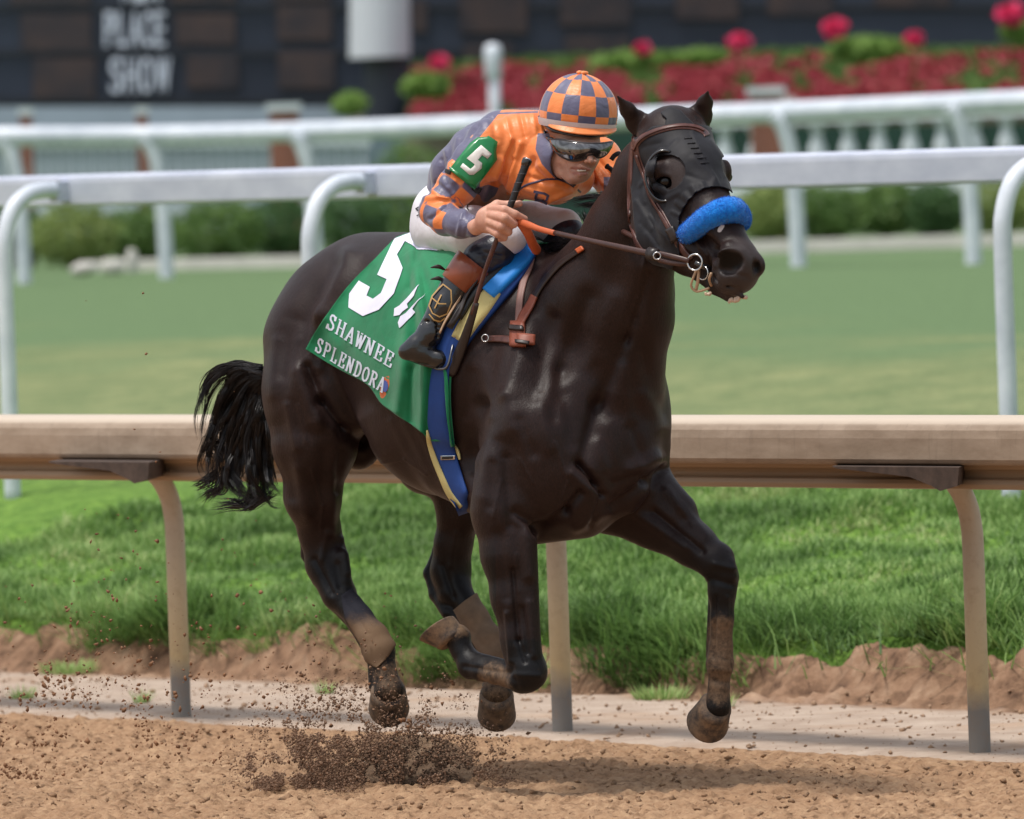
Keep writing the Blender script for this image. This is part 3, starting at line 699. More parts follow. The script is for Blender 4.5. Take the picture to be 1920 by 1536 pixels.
for px in (12, 585, 1885):
    u = onwhite(px)
    path = spline([(0, -.15), (0, .4), (0, HW - .38), (.012, HW - .24), (.06, HW - .13), (.14, HW - .07), (.22, HW - .052), (.30, HW - .052)], 6)
    mesh_obj('post', *tube([WR(p[0], u, p[1]) for p in path], .037, 18), WHITE, wf)
    mesh_obj('bracket', *box(WR(.325, u, HW - .06), wnrm * .034, wd * .03, np.array([0, 0, .045])), ALU, wf, smooth=False)
# the far rail, gently curved
wf2 = empty('far_rail_fence', P(960, 509, 69), 'white rail beyond the turf, in front of the hedges and flower bed', 'rail')
HF2 = 1.31
farp = [(-260, 236, 516), (45, 238, 520), (312, 236, 518), (600, 228, 514), (960, 213, 508), (1250, 200, 503), (1497, 190, 500), (1825, 174, 490), (2150, 158, 482)]
fp = [P(x, b, FPX * HF2 / (b - a)) for x, a, b in farp]; fps = spline(fp, 6)
V = []; F = []; k = 10
for i, q in enumerate(fps):
    d_ = norm((fps[min(i + 1, len(fps) - 1)] - fps[max(0, i - 1)]) * [1, 1, 0]); nn = np.array([-d_[1], d_[0], 0.0])
    for j in range(k): a = 6.283 * j / k; V.append(q + nn * (.10 * math.cos(a)) + np.array([0, 0, HF2 - .085 + .09 * math.sin(a)]))
for i in range(len(fps) - 1):
    for j in range(k): F.append((i * k + j, i * k + (j + 1) % k, (i + 1) * k + (j + 1) % k, (i + 1) * k + j))
mesh_obj('rail', V, F, WHITE, wf2)
for x, a, b in [(45, 238, 520), (312, 236, 518), (592, 228, 514), (1497, 190, 500), (1825, 174, 490), (1190, 203, 504)]:
    if x == 1190: continue
    q = P(x, b, FPX * HF2 / (b - a)); lean = np.array([-1, 0, 0]) * .09
    path = spline([(0, 0, -.2), (0, 0, .3), (-.02, 0, .8), (-.05, 0, 1.0), (-.10, 0, 1.14), (-.16, 0, 1.2)], 5)
    mesh_obj('post', *tube([q + np.array(p) for p in path], .065, 12), WHITE, wf2)
# ================================================================== far background
def leafmass(center, size, n, leaf, seed, sq=1.0, fn=None):
    """cloud of small leaf quads filling an ellipsoid, thinner towards the edge"""
    r = np.random.default_rng(seed); p = r.normal(size=(n, 3)); p /= np.linalg.norm(p, axis=1)[:, None]
    rad = (.35 + .65 * r.random(n) ** .5) * (1 + .35 * vnoise(np.arctan2(p[:, 1], p[:, 0]) * 2, p[:, 2] * 3, .8, seed % 13))
    c = np.asarray(center) + p * rad[:, None] * np.asarray(size)
    return leafquads(c, leaf, r)
def leafquads(c, leaf, r):
    n = len(c); a = r.normal(size=(n, 3)); a /= np.linalg.norm(a, axis=1)[:, None]; b = np.cross(a, r.normal(size=(n, 3))); b /= np.linalg.norm(b, axis=1)[:, None]
    l = leaf * (.6 + .8 * r.random((n, 1))); V = np.stack([c - a * l, c + b * l * .5, c + a * l, c - b * l * .5], 1).reshape(-1, 3)
    return V, np.arange(4 * n).reshape(n, 4)
def cat_vf(L):
    V = []; F = []; o = 0
    for v, f_ in L: V.append(np.asarray(v)); F.append(np.asarray(f_) + o); o += len(v)
    return np.concatenate(V), np.concatenate(F)
def leafmat(name, cols, seed=0):
    t = NT(name); c = t.ramp(t.noise(4 + seed, 4, .7), [(.3, cols[0]), (.7, cols[1])]); t.set(color=c, rough=.6, spec=.25)
    tr = t.n('BsdfTranslucent', i_0=c); ms = t.n('MixShader', i_0=.3); t.L(t.b.outputs[0], ms.inputs[1]); t.L(tr.outputs[0], ms.inputs[2]); t.L(ms.outputs[0], t.out.inputs[0]); return t.m
LM = [leafmat('leaf_a', [srgb(70, 104, 52), srgb(120, 146, 82)]), leafmat('leaf_b', [srgb(58, 88, 54), srgb(98, 128, 80)], 1), leafmat('leaf_c', [srgb(112, 136, 74), srgb(156, 168, 104)], 2), leafmat('leaf_red', [srgb(120, 50, 50), srgb(150, 100, 80)], 3)]
WOOD = simple('twig', srgb(90, 72, 56), .9)
gz = 1.03
def P2(px, py, D): return P(px, py, D)
def groundp(px, D): # point on the far ground at depth D under a pixel column
    q = P(px, 316, D); return np.array([q[0], q[1], gz])
# hedges and shrubs below the balustrade: px0, px1, top y, depth, material, label
shr = [(60, 210, 392, 84, 2, 'pale yellow green shrub at the left, beside the white rock'), (190, 340, 398, 85, 0, 'mid green shrub left of the second far rail post'), (330, 480, 384, 84, 0, 'bright green rounded shrub right of the second far rail post'),
       (450, 600, 380, 85, 1, 'dark green shrub beside the leftmost hooked post of the near rail'), (-60, 80, 398, 85, 1, 'dark shrub at the left edge of the picture'), (590, 720, 372, 87, 1, 'grey green shrub behind the rider\'s back'), (690, 860, 280, 90, 0, 'loose green shrub behind the rider\'s back, right end of the grey wall'),
       (1380, 1500, 352, 86, 2, 'yellow green shrub just right of the horse\'s nose'), (1480, 1620, 356, 86, 0, 'green shrub in the middle of the right hedge'), (1600, 1720, 350, 87, 0, 'broad green shrub left of the last far rail post'), (1700, 1800, 352, 86, 1, 'dark green shrub at the last far rail post'), (1790, 1980, 346, 87, 2, 'light green shrub at the right edge')]
for i, (x0, x1, yt, D, mi, lab) in enumerate(shr):
    g = groundp((x0 + x1) / 2, D); top = P((x0 + x1) / 2, yt, D)[2]; hh = top - gz; wd_ = (x1 - x0) / FPX * D / 2 * 1.15
    e_ = empty('shrub', g, lab, 'shrub', 'shrubs behind the far rail')
    V, F = leafmass((g[0], g[1], gz + hh * .55), (wd_, .5, hh * .55), 2600, .035, 50 + i)
    mesh_obj('crown', V, F, LM[mi], e_, smooth=False)
    m = MB()
    for k in range(4): m.add(tube([g + [0, 0, -.02], g + [(.1 - .07 * k), 0, hh * .3], g + [(.3 - .2 * k), .05, hh * .7]], [.02, .014, .006], 6))
    m.build('stem', WOOD, e_)
# low kerb line of pale stone
STONE = simple('pale_stone', srgb(196, 192, 186), .8, .12, 6)
for (x0, x1, D, lab) in ((900, 2050, 80, 'low pale stone kerb in front of the right hedge'), (180, 640, 82, 'low pale kerb in front of the left shrubs')):
    a, b = groundp(x0, D), groundp(x1, D - 3); d_ = norm(b - a); nn = np.array([-d_[1], d_[0], 0]); c_ = (a + b) / 2
    o = mesh_obj('kerb', *box(c_ + [0, 0, .03], (b - a) / 2, nn * .25, np.array([0, 0, .055])), STONE, smooth=False); tag(o, lab, 'kerb')
def rock(px, py, w, h_, D, lab, seed):
    g = groundp(px, D); f = Field(g - [w, w, .1], g + [w, w, h_ * 1.3], w / 22); r = np.random.default_rng(seed)
    for k in range(6): f.ell(g + [(r.random() - .5) * w * .7, (r.random() - .5) * w * .5, h_ * (.2 + .3 * r.random())], (w * .35, w * .3, h_ * .45), None, w * .08)
    V, F = f.mesh(1); o = mesh_obj('rock', V, F, STONE); tag(o, lab, 'rock', 'pale rocks among the shrubs')
rock(205, 480, .17, .16, 79, 'broad pale rock low between the shrubs at left', 1); rock(243, 470, .10, .24, 79.5, 'upright narrow pale rock beside the second far post', 2)
rock(150, 490, .2, .12, 78.5, 'flat pale rock leftmost of the rocks', 4)
# balustrades
BAL = simple('balustrade_white', srgb(206, 214, 220), .6, .08, 3)
BRICK = NT('brick'); bt = BRICK.n('TexBrick', i_0=BRICK.coord((4, 4, 4))); bt.inputs['Color1'].default_value = srgb(146, 92, 74); bt.inputs['Color2'].default_value = srgb(120, 74, 62); bt.inputs['Mortar'].default_value = srgb(170, 150, 136); BRICK.set(color=bt.outputs[0], rough=.9); BRICK = BRICK.m
def balustrade(x0, y0, D0_, x1, y1, D1, n, rad, hgt, lab, proto):
    """top edge runs from one pixel/depth to the other"""
    a, b = P(x0, y0, D0_), P(x1, y1, D1); e_ = empty('balustrade', (a + b) / 2 - [0, 0, hgt], lab, 'balustrade', 'white balustrades of the infield garden')
    d_ = norm((b - a) * [1, 1, 0]); nn = np.array([-d_[1], d_[0], 0])
    mesh_obj('handrail', *box((a + b) / 2 - [0, 0, .05], (b - a) / 2, nn * .12, np.array([0, 0, .05])), BAL, e_, smooth=False)
    mesh_obj('plinth', *box((a + b) / 2 - [0, 0, hgt + .15], (b - a) / 2, nn * .12, np.array([0, 0, .15])), BAL, e_, smooth=False)
    first = None
    for i in range(n):
        q = a + (b - a) * ((i + .5) / n)
        if first is None:
            V = []; F = []; k = 10; rr = [(0, .8), (.08, 1), (.16, .9), (.2, .55), (.34, .95), (.5, 1.05), (.72, .6), (.84, .5), (.88, .8), (1.0, .85)] if proto == 'turned' else [(0, .5), (1, .5)]
            for z, s_ in rr:
                for j in range(k): V.append((rad * s_ * math.cos(6.283 * j / k), rad * s_ * math.sin(6.283 * j / k), z * (hgt - .1)))
            for u in range(len(rr) - 1):
                for j in range(k): F.append((u * k + j, u * k + (j + 1) % k, (u + 1) * k + (j + 1) % k, (u + 1) * k + j))
            F.append(tuple(range(k))[::-1]); F.append(tuple(range(len(V) - k, len(V))))
            first = mesh_obj('baluster', V, F, BAL, e_); o = first
        else:
            o = first.copy(); C.collection.objects.link(o); o.parent = e_; o.matrix_parent_inverse = first.matrix_parent_inverse.copy()
        o.location = Vector((q[0], q[1], q[2] - hgt))
    return e_
balustrade(1330, 222, 91, 2100, 192, 87, 13, .095, .66, 'chunky white balustrade with turned balusters, right of the horse\'s head', 'turned')
balustrade(-30, 262, 92, 690, 258, 93, 36, .07, .72, 'fine white balustrade in the left background, above the shrubs', 'plain')
DARKG = simple('dark_hedge', srgb(30, 62, 52), .8, .25, 3)
a, b = P(1000, 330, 93), P(2150, 310, 93)
o = mesh_obj('screen_fence', *box((a + b) / 2 + [0, .6, -.02], (b - a) / 2, np.array([0, .05, 0]), np.array([0, 0, .5])), DARKG, smooth=False); tag(o, 'dark green screen behind the chunky right balustrade', 'screen')
SLATE = simple('slate_panel', srgb(110, 128, 136), .8, .12, 3)
a, b = P(-60, 330, 94), P(760, 320, 94)
o = mesh_obj('garden_wall', *box((a + b) / 2 + [0, .6, -.06], (b - a) / 2, np.array([0, .08, 0]), np.array([0, 0, .5])), SLATE, smooth=False); tag(o, 'grey garden wall behind the fine left balustrade', 'wall')
for x, wpx, yt, yb, lab in ((534, 54, 262, 420, 'brick pier left of the rider, widest of the left piers'), (268, 20, 268, 340, 'narrow brick pier beside the second far rail post'), (50, 22, 270, 340, 'narrow brick pier near the left edge'), (1438, 60, 232, 300, 'brick pier between the turned balusters right of the horse')):
    D = 88.5 if x > 1000 else 90; q = P(x, yt, D); q2 = P(x, yb, D); w_ = wpx / FPX * D / 2; hh = q[2] - gz + .3; e_ = empty('brick_pier', (q[0], q[1], gz), lab, 'pier', 'brick piers of the balustrade')
    mesh_obj('shaft', *box(np.array([q[0], q[1], gz + hh / 2]), (w_, 0, 0), (0, w_, 0), (0, 0, hh / 2)), BRICK, e_, smooth=False)
    mesh_obj('cap', *box(np.array([q[0], q[1], gz + hh + .04]), (w_ * 1.2, 0, 0), (0, w_ * 1.2, 0), (0, 0, .038)), BAL, e_, smooth=False)
# flower bed
PET = NT('petals'); c = PET.ramp(PET.noise(5, 5, .7), [(.3, srgb(124, 40, 50)), (.5, srgb(164, 52, 66)), (.72, srgb(150, 96, 80))]); PET.set(color=c, rough=.6); PET = PET.m
PINK = simple('pink_petals', srgb(232, 62, 116), .5, .15, 8)
r = np.random.default_rng(77)
def bedline(px): return np.interp(px, [760, 1000, 1400, 1920, 2100], [132, 118, 104, 96, 90]), np.interp(px, [760, 1000, 1400, 1920, 2100], [222, 208, 194, 180, 176])
n = 90000; xs = 770 + 1330 * r.random(n); yt, yb = bedline(xs); v_ = r.random(n) ** .8; D_ = 96 + 3.5 * (1 - v_) * 1.0 + r.random(n) * .6
bump_ = 14 * fbm(xs, xs * 0, 60, 3, 3)
ys = (yt - bump_) + (yb - yt + bump_) * v_
cc = np.array([P(x, y, d) for x, y, d in zip(xs, ys, D_)]); keep = fbm(xs, ys * 1.5, 45, 3, 9) + .2 * (r.random(n) - .5) > -.22
o = mesh_obj('red_flowers', *leafquads(cc[keep], .05, r), PET, smooth=False); tag(o, 'dense bed of dark red flowers behind the far rail', 'flowers', kind='stuff')
n2 = 16000; xs = 770 + 1330 * r.random(n2); yt, yb = bedline(xs); v_ = r.random(n2); ys = (yt - 10) + (yb - yt + 8) * v_
cc = np.array([P(x, y, d) for x, y, d in zip(xs, ys, 96.6 + 3.6 * (1 - v_))])
o = mesh_obj('bed_foliage', *leafquads(cc, .06, r), LM[0], smooth=False); tag(o, 'green leaves showing between the red flowers', 'foliage', kind='stuff')
a, b = P(640, 235, 97), P(2200, 190, 97)
o = mesh_obj('planter_wall', *box((a + b) / 2 + [0, .3, -.35], (b - a) / 2, np.array([0, .15, 0]), np.array([0, 0, .34])), simple('planter', srgb(150, 140, 128), .9), smooth=False); tag(o, 'low wall holding the red flower bed', 'planter wall')
for i, (x, y, s_, lab) in enumerate(((825, 118, 20, 'pink flower head rising left of the white post'), (1205, 92, 18, 'small pink flower head above the helmet\'s right side'), (1386, 80, 24, 'pink flower head above the horse\'s far ear'), (1565, 54, 26, 'brightest large pink flower head left of the lime green mound'), (1713, 74, 20, 'pink flower head right of the lime green mound'), (1896, 28, 30, 'largest pink flower head in the top right corner'))):
    D = 95.5; c_ = P(x, y, D); e_ = empty('geranium', P(x, y + 85, D), lab, 'flower', 'tall pink flowers over the bed'); rr = s_ / FPX * D
    mesh_obj('bloom', *leafmass(c_, (rr * .85, rr * .6, rr * .65), 320, rr * .34, 90 + i), PINK, e_, smooth=False)
    mesh_obj('stem', *tube([P(x - 4, y + 85, D), P(x + 3, y + 40, D), c_], .015, 6), LM[0], e_)
LIME = leafmat('lime', [srgb(104, 140, 66), srgb(150, 178, 96)], 4)
for i, (x, y, w_, h_, lab) in enumerate(((1625, 92, 60, 30, 'lime green mound of leaves in the red bed, right of the brightest bloom'), (1190, 112, 62, 20, 'flat lime green clump above the rider\'s helmet'), (1310, 106, 40, 14, 'small green clump between two pink blooms'), (800, 160, 34, 28, 'green clump at the left end of the flower bed'), (656, 196, 22, 26, 'yellow green potted plant left of the dark pillar'), (1915, 60, 30, 22, 'green clump under the pink bloom in the corner'))):
    D = 95.8; c_ = P(x, y, D); k_ = D / FPX; o = mesh_obj('leafy_clump', *leafmass(c_, (w_ * k_ * 1.3, .3, h_ * k_ * .75), 1100, .06, 120 + i), LIME, smooth=False); tag(o, lab, 'plant', 'lime green clumps in the flower bed')
# tote board
t = NT('tote_dark'); c = t.ramp(t.noise(.6, 4, .6), [(.3, srgb(28, 36, 52)), (.7, srgb(40, 50, 68))]); t.set(color=c, rough=.5); TOTE = t.m
FRAME = simple('tote_frame', srgb(30, 35, 46), .5); t = NT('lamps_off'); 
vo = t.n('TexVoronoi', i_0=t.coord((14, 14, 14))); c = t.mix(t.ramp(t.noise(2.2, 3), [(.35, (0, 0, 0)), (.7, (1, 1, 1))]), srgb(44, 40, 46), srgb(70, 55, 52)); t.set(color=c, rough=.7); LAMPS = t.m
TXT = simple('tote_white', srgb(205, 212, 226), .6, .05)
DB = 101.0
tb = empty('tote_board', P(320, 205, DB), 'big dark tote board with unlit lamp panels and the words PLACE and SHOW', 'scoreboard')
def panel(x0, y0, x1, y1, D, mat, name, thick=.1, parent=None):
    a, b, c_, d_ = P(x0, y1, D), P(x1, y1, D), P(x1, y0, D), P(x0, y0, D); bk = np.array([0, thick, 0]); V = [a, b, c_, d_, a + bk, b + bk, c_ + bk, d_ + bk]
    return mesh_obj(name, V, [(0, 1, 2, 3), (5, 4, 7, 6), (0, 4, 5, 1), (1, 5, 6, 2), (2, 6, 7, 3), (3, 7, 4, 0)], mat, parent, smooth=False)
panel(-260, -700, 2300, 203, DB, TOTE, 'board', .6, tb)
for y in (12, 98, 188, -75, -160): panel(-260, y - 5, 2300, y + 5, DB - .05, FRAME, 'frame_bar', .04, tb)
cells = [(40, 26, 172, 94), (62, 108, 178, 184), (330, 26, 440, 84), (350, 104, 446, 166), (520, 12, 622, 76), (522, 96, 626, 166), (20, -60, 168, 8), (320, -60, 440, 4), (510, -60, 620, 2), (775, 0, 800, 60), (862, -30, 988, 62), (870, 80, 960, 150), (1050, -30, 1182, 48), (1060, 66, 1180, 120), (1268, -30, 1384, 36), (1440, -40, 1560, 28), (1640, -60, 1780, 12)]
for x0, y0, x1, y1 in cells: panel(x0, y0, x1, y1, DB - .06, LAMPS, 'lamp_panel', .05, tb)
def txt(s_, x0, y0, x1, y1, D, mat, name, parent):
    cu = bpy.data.curves.new(name, 'FONT'); cu.body = s_; cu.size = 1; o = bpy.data.objects.new(name, cu); C.collection.objects.link(o)
    dg = bpy.context.evaluated_depsgraph_get(); me = bpy.data.meshes.new_from_object(o.evaluated_get(dg)); bpy.data.objects.remove(o)
    co = np.array([v.co[:] for v in me.vertices]); lo, hi = co.min(0), co.max(0)
    V = [P(x0 + (x1 - x0) * (c_[0] - lo[0]) / (hi[0] - lo[0]), y1 + (y0 - y1) * (c_[1] - lo[1]) / (hi[1] - lo[1]), D) for c_ in co]
    F = [tuple(p.vertices) for p in me.polygons]; return mesh_obj(name, V, F, mat, parent, smooth=False)
def boldtxt(s_, x0, y0, x1, y1, D, mat, name, parent):
    w_ = (x1 - x0) / len(s_)
    for i, ch_ in enumerate(s_):
        f_ = .9 if ch_ != 'W' else 1.1
        o = txt(ch_, x0 + i * w_, y0, x0 + (i + .84 * f_) * w_, y1, D, mat, 'letter', parent)
        so = o.modifiers.new('s', 'SOLIDIFY'); so.thickness = .05
        for dx in (2.5,):
            o2 = o.copy(); C.collection.objects.link(o2); o2.location.x += dx / FPX * D; o2.location.y += .003
boldtxt('PLACE', 196, 22, 313, 87, DB - .08, TXT, 'letter', tb); boldtxt('SHOW', 206, 108, 319, 174, DB - .08, TXT, 'letter', tb)
boldtxt('WIN', 222, -64, 304, 4, DB - .08, TXT, 'letter', tb)
LEDGE = simple('pale_ledge', srgb(150, 162, 178), .7, .12, 1.5)
o = panel(-200, 200, 655, 262, 99.5, LEDGE, 'concrete_ledge', .5); tag(o, 'pale concrete ledge running under the tote board at left', 'ledge')
# column with a white box, and the small white post
cb = empty('column', P(722, 225, 98), 'dark column with a white box on its upper half, before the tote board', 'column')
MC = simple('column_dark', srgb(44, 50, 62), .6); WB = simple('box_white', srgb(196, 200, 208), .6, .05)
k_ = 98 / FPX
def prism(px, y0, y1, wt, wb, D, mat, name, parent, n=4):
    a, b = P(px, y0, D), P(px, y1, D); V = []; F = []
    for q, w_ in ((b, wb), (a, wt)):
        for j in range(n): an = 6.283 * (j + .5) / n; V.append(q + np.array([math.cos(an), math.sin(an), 0]) * w_ * D / FPX)
    for j in range(n): F.append((j, (j + 1) % n, n + (j + 1) % n, n + j))
    F += [tuple(range(n))[::-1], tuple(range(n, 2 * n))]; return mesh_obj(name, V, F, mat, parent, smooth=False)
prism(722, 105, 330, 41, 41, 98, MC, 'shaft', cb, 20); prism(712, -420, 108, 54, 58, 97.8, WB, 'box', cb, 24)
wp = empty('post_light', P(926, 215, 94), 'small white post with a rounded cap left of the rider\'s helmet', 'post')
mesh_obj('pole', *tube([P(930, 330, 94), P(928, 210, 94), P(926, 112, 94)], .062, 12), WHITE, wp)
mesh_obj('cap', *tube([P(925, 150, 94), P(925, 145, 94), P(924, 100, 94), P(924, 86, 94), P(924, 82, 94)], [.07, .09, .10, .085, .03], 14), WHITE, wp)
o = panel(1408, 182, 1492, 240, 90.5, STONE, 'stone_planter', .4); tag(o, 'pale stone planter block above the brick pier at right', 'planter')
# ================================================================== horse objects
t = NT('coat'); leg = t.attr('dark'); dust = t.attr('dust'); snip = t.attr('snip')
hair = t.noise(260, 3, .7, t.coord((1, 1, .25))); blot = t.noise(5, 5, .6)
c = t.ramp(blot, [(.25, srgb(27, 17, 16)), (.75, srgb(40, 26, 23))]); c = t.mix(1.0, c, t.ramp(t.noise(320, 2, .8, t.coord((1, 1, .35))), [(.3, (.62, .62, .62)), (.7, (1.5, 1.42, 1.4))]), 'MULTIPLY'); c = t.mix(leg, c, srgb(15, 14, 16))
c = t.mix(t.math('MULTIPLY', t.step(t.math('ADD', dust, t.math('MULTIPLY', t.math('SUBTRACT', t.noise(38, 6, .85), .5), 1.7)), .5, .35), .85), c, srgb(122, 98, 76))
c = t.mix(t.attr('grey'), c, srgb(66, 58, 57)); c = t.mix(t.attr('nostril_shade'), c, (.002, .0015, .0015)); c = t.mix(t.step(snip, .5, .12), c, srgb(200, 190, 188))
t.set(color=c, rough=t.math('ADD', t.math('ADD', .26, t.math('MULTIPLY', t.noise(150, 2, .8), .24)), t.math('ADD', t.math('MULTIPLY', dust, .4), t.math('MULTIPLY', blot, .08))), spec=.20, coat=.03, coatr=.3, sheen=.05, sheenr=.5)
t.b.inputs['Sheen Tint'].default_value = (.7, .5, .46, 1); t.b.inputs['Anisotropic'].default_value = .3
nb = t.n('Bump'); nb.inputs['Strength'].default_value = .22; nb.inputs['Distance'].default_value = .010; t.L(t.noise(15, 3, .5, t.coord((1, 1, .8))), nb.inputs['Height'])
nb2 = t.n('Bump'); nb2.inputs['Strength'].default_value = .22; nb2.inputs['Distance'].default_value = .004; t.L(t.noise(70, 4, .65, t.coord((1, 1, .5))), nb2.inputs['Height']); t.L(nb.outputs[0], nb2.inputs['Normal'])
t.bump(hair, .5, .003, nb2.outputs[0]); COAT = t.m
t = NT('hoof_horn'); sp = t.attr('z01'); c = t.ramp(t.noise(30, 5, .7), [(.35, srgb(62, 56, 54)), (.65, srgb(134, 110, 88))]); t.set(color=c, rough=.7, spec=.3); t.bump(t.noise(90, 3), .3, .003); HORN = t.m
horse = mesh_obj('race_horse', HV, HF, COAT)
tag(horse, 'dark bay, almost black racehorse galloping to the right with all hooves off the dirt', 'horse')
hpx = np.array([proj(v) for v in HV])
def blob(pts, r0, r1):           # 1 near a pixel polyline fading to 0
    d = np.full(len(HV), 1e9)
    for a, b in zip(pts[:-1], pts[1:]): d = np.minimum(d, seg(hpx[:, 0], hpx[:, 1], a, b))
    return 1 - sstep_(r0, r1, d)
def sstep_(a, b, x): t = np.clip((x - a) / (b - a), 0, 1); return t * t * (3 - 2 * t)
zz = HV[:, 2]
dark = sstep_(1130, 985, 2000 - hpx[:, 1]) if False else sstep_(980, 1080, hpx[:, 1])
dark = np.maximum(dark, .8 * blob([(1385, 495), (1350, 545)], 20, 60)); dark = np.where((hpx[:, 0] > 930) & (hpx[:, 0] < 1035) & (hpx[:, 1] < 1200), dark * .25, dark)
dust_ = np.maximum.reduce([.58 * blob([(1355, 1185), (1352, 1250), (1350, 1290)], 16, 52), .55 * blob([(925, 1270), (930, 1300)], 20, 40), .5 * blob([(725, 1260), (730, 1300)], 10, 40), .6 * blob([(845, 1185), (880, 1170)], 5, 30)])
snip_ = blob([(1354, 424), (1349, 432)], 2, 6) * (hpx[:, 2] < D0 - .9)
add_attr(horse, 'dark', dark); add_attr(horse, 'dust', dust_); add_attr(horse, 'snip', snip_)
add_attr(horse, 'grey', np.maximum(.75 * blob([(1395, 478), (1400, 520), (1370, 535)], 14, 46), .7 * blob([(1266, 318), (1272, 340)], 8, 30)) * (hpx[:, 2] < D0 - .85))  # grey muzzle skin, plus skylight painted into the fur by the near eye
add_attr(horse, 'nostril_shade', np.maximum(blob([(1362, 486), (1378, 489)], 13, 19), blob([(1419, 497), (1421, 505)], 5, 9)) * (hpx[:, 2] < D0 - .9))  # nostril hollows painted near black, shade put into the coat colour
WRAPM = simple('wrap_cloth', srgb(112, 92, 74), .9, .2, 30, .2, 200, .002)
t = NT('wrap_muddy'); sp = t.n('SeparateXYZ', i_0=t.coord()); zz_ = t.math('ADD', sp.outputs[2], t.math('MULTIPLY', t.noise(18, 4, .7), .07))
t.set(color=t.mix(t.step(zz_, .535, .03), srgb(112, 90, 70), srgb(40, 40, 48)), rough=.85, spec=.2); t.bump(t.noise(200, 3), .3, .002); WRAP1 = t.m
for a in HOOFS:
    v, f_ = hoof_mesh(*a); mesh_obj('hoof', v, f_, HORN, horse)
EYE = simple('eye', (.006, .004, .004), .16, 0, spec=.35)
def uvs(c, r, n=20, m=12, axes=None):
    V = []; F = []; A = np.eye(3) if axes is None else axes; r = np.ones(3) * r
    for i in range(m + 1):
        for j in range(n):
            th = math.pi * i / m; ph = 6.2832 * j / n; q = np.array([math.sin(th) * math.cos(ph), math.sin(th) * math.sin(ph), math.cos(th)]) * r; V.append(np.asarray(c) + A[0] * q[0] + A[1] * q[1] + A[2] * q[2])
    for i in range(m):
        for j in range(n): F.append((i * n + j, i * n + (j + 1) % n, (i + 1) * n + (j + 1) % n, (i + 1) * n + j))
    return V, F
mesh_obj('eye', *uvs(H(1248, 341, -.985), RM(15.5)), EYE, horse)
mesh_obj('eye', *uvs(H(1363, 332, -.885), RM(10)), EYE, horse)
HBV = bvh_of(HV, HF)

# ---- cloth shells grown off the horse's surface
def poly_sd(px, py, poly):
    """signed px distance (positive inside) and nearest boundary point"""
    n = len(poly); best = np.full(len(px), 1e9); nx = np.zeros(len(px)); ny = np.zeros(len(px)); ins = np.zeros(len(px), bool)
    for i in range(n):
        (ax, ay), (bx, by) = poly[i], poly[(i + 1) % n]; L2 = (bx - ax) ** 2 + (by - ay) ** 2 + 1e-9
        tt = np.clip(((px - ax) * (bx - ax) + (py - ay) * (by - ay)) / L2, 0, 1); qx, qy = ax + tt * (bx - ax), ay + tt * (by - ay); d = np.hypot(px - qx, py - qy)
        m = d < best; best = np.where(m, d, best); nx = np.where(m, qx, nx); ny = np.where(m, qy, ny)
        cr = ((ay > py) != (by > py)) & (px < (bx - ax) * (py - ay) / (by - ay + 1e-12) + ax); ins ^= cr
    return np.where(ins, best, -best), nx, ny
HN = vnormals(HV, HF)
def shell(name, polys, holes, cond, off, mat, parent=None, thick=.003, smooth=0, lines=()):
    px, py = hpx[:, 0], hpx[:, 1]; sd_, nx, ny = poly_sd(px, py, polys)
    for h_ in holes:
        s2, x2, y2 = poly_sd(px, py, h_[0]); front = h_[1]; m = (-s2 < sd_) & front; sd_ = np.where(m, -s2, sd_); nx = np.where(m, x2, nx); ny = np.where(m, y2, ny)
    ok = (sd_ > 0) & cond; fm = ok[HF].any(1) & cond[HF].all(1); Fs = HF[fm]; used = np.unique(Fs); mp = np.full(len(HV), -1); mp[used] = np.arange(len(used))
    hh_ = np.full(len(used), float(off))
    for p0, p1, w_, am in lines: hh_ += am * np.exp(-(seg(hpx[used, 0], hpx[used, 1], p0, p1) / w_) ** 2)
    V = HV[used] + HN[used] * hh_[:, None]; d = hpx[used, 2]
    out = sd_[used] < 0; V[out] += (RT[None] * ((nx[used] - px[used]) * d / FPX)[:, None] - UP[None] * ((ny[used] - py[used]) * d / FPX)[:, None])[out]
    Fs = mp[Fs]
    for _ in range(smooth): V = relax(V, Fs, .5, ~out)
    o = mesh_obj(name, V, Fs, mat, parent)
    so = o.modifiers.new('thickness', 'SOLIDIFY'); so.thickness = thick; so.offset = 1
    return o, V + 0, Fs
t = NT('hood_cloth'); t.set(color=t.ramp(t.noise(30, 4), [(.3, srgb(17, 16, 21)), (.7, srgb(25, 24, 31))]), rough=.62, spec=.28, sheen=.06); 
w1 = t.noise(9, 3, .5, None, .6); nb = t.n('Bump'); nb.inputs['Strength'].default_value = .3; nb.inputs['Distance'].default_value = .012; t.L(w1, nb.inputs['Height']); t.bump(t.noise(500, 2), .3, .001, nb.outputs[0]); HOODM = t.m
hoodpoly = [(1188, 262), (1206, 256), (1226, 240), (1248, 238), (1251, 226), (1240, 216), (1256, 205), (1275, 212), (1300, 238), (1330, 240), (1365, 280), (1400, 330), (1392, 375), (1374, 368), (1364, 358), (1349, 352), (1323, 355), (1305, 364), (1288, 384), (1275, 410), (1275, 460), (1278, 480), (1264, 500), (1241, 503), (1215, 482), (1200, 460), (1193, 414), (1185, 326)]
ey1 = [(1226 + 0, 322), (1232, 300), (1246, 294), (1262, 293), (1276, 299), (1285, 311), (1287, 326), (1282, 342), (1272, 352), (1256, 358), (1240, 352), (1229, 340)]
ey2 = [(1347, 300), (1356, 292), (1372, 296), (1380, 320), (1374, 344), (1362, 343), (1352, 325)]
dpt = hpx[:, 2] - D0
hdcond = (dpt < -.68 - .0006 * (hpx[:, 0] - 1200)) & (hpx[:, 1] > 195)
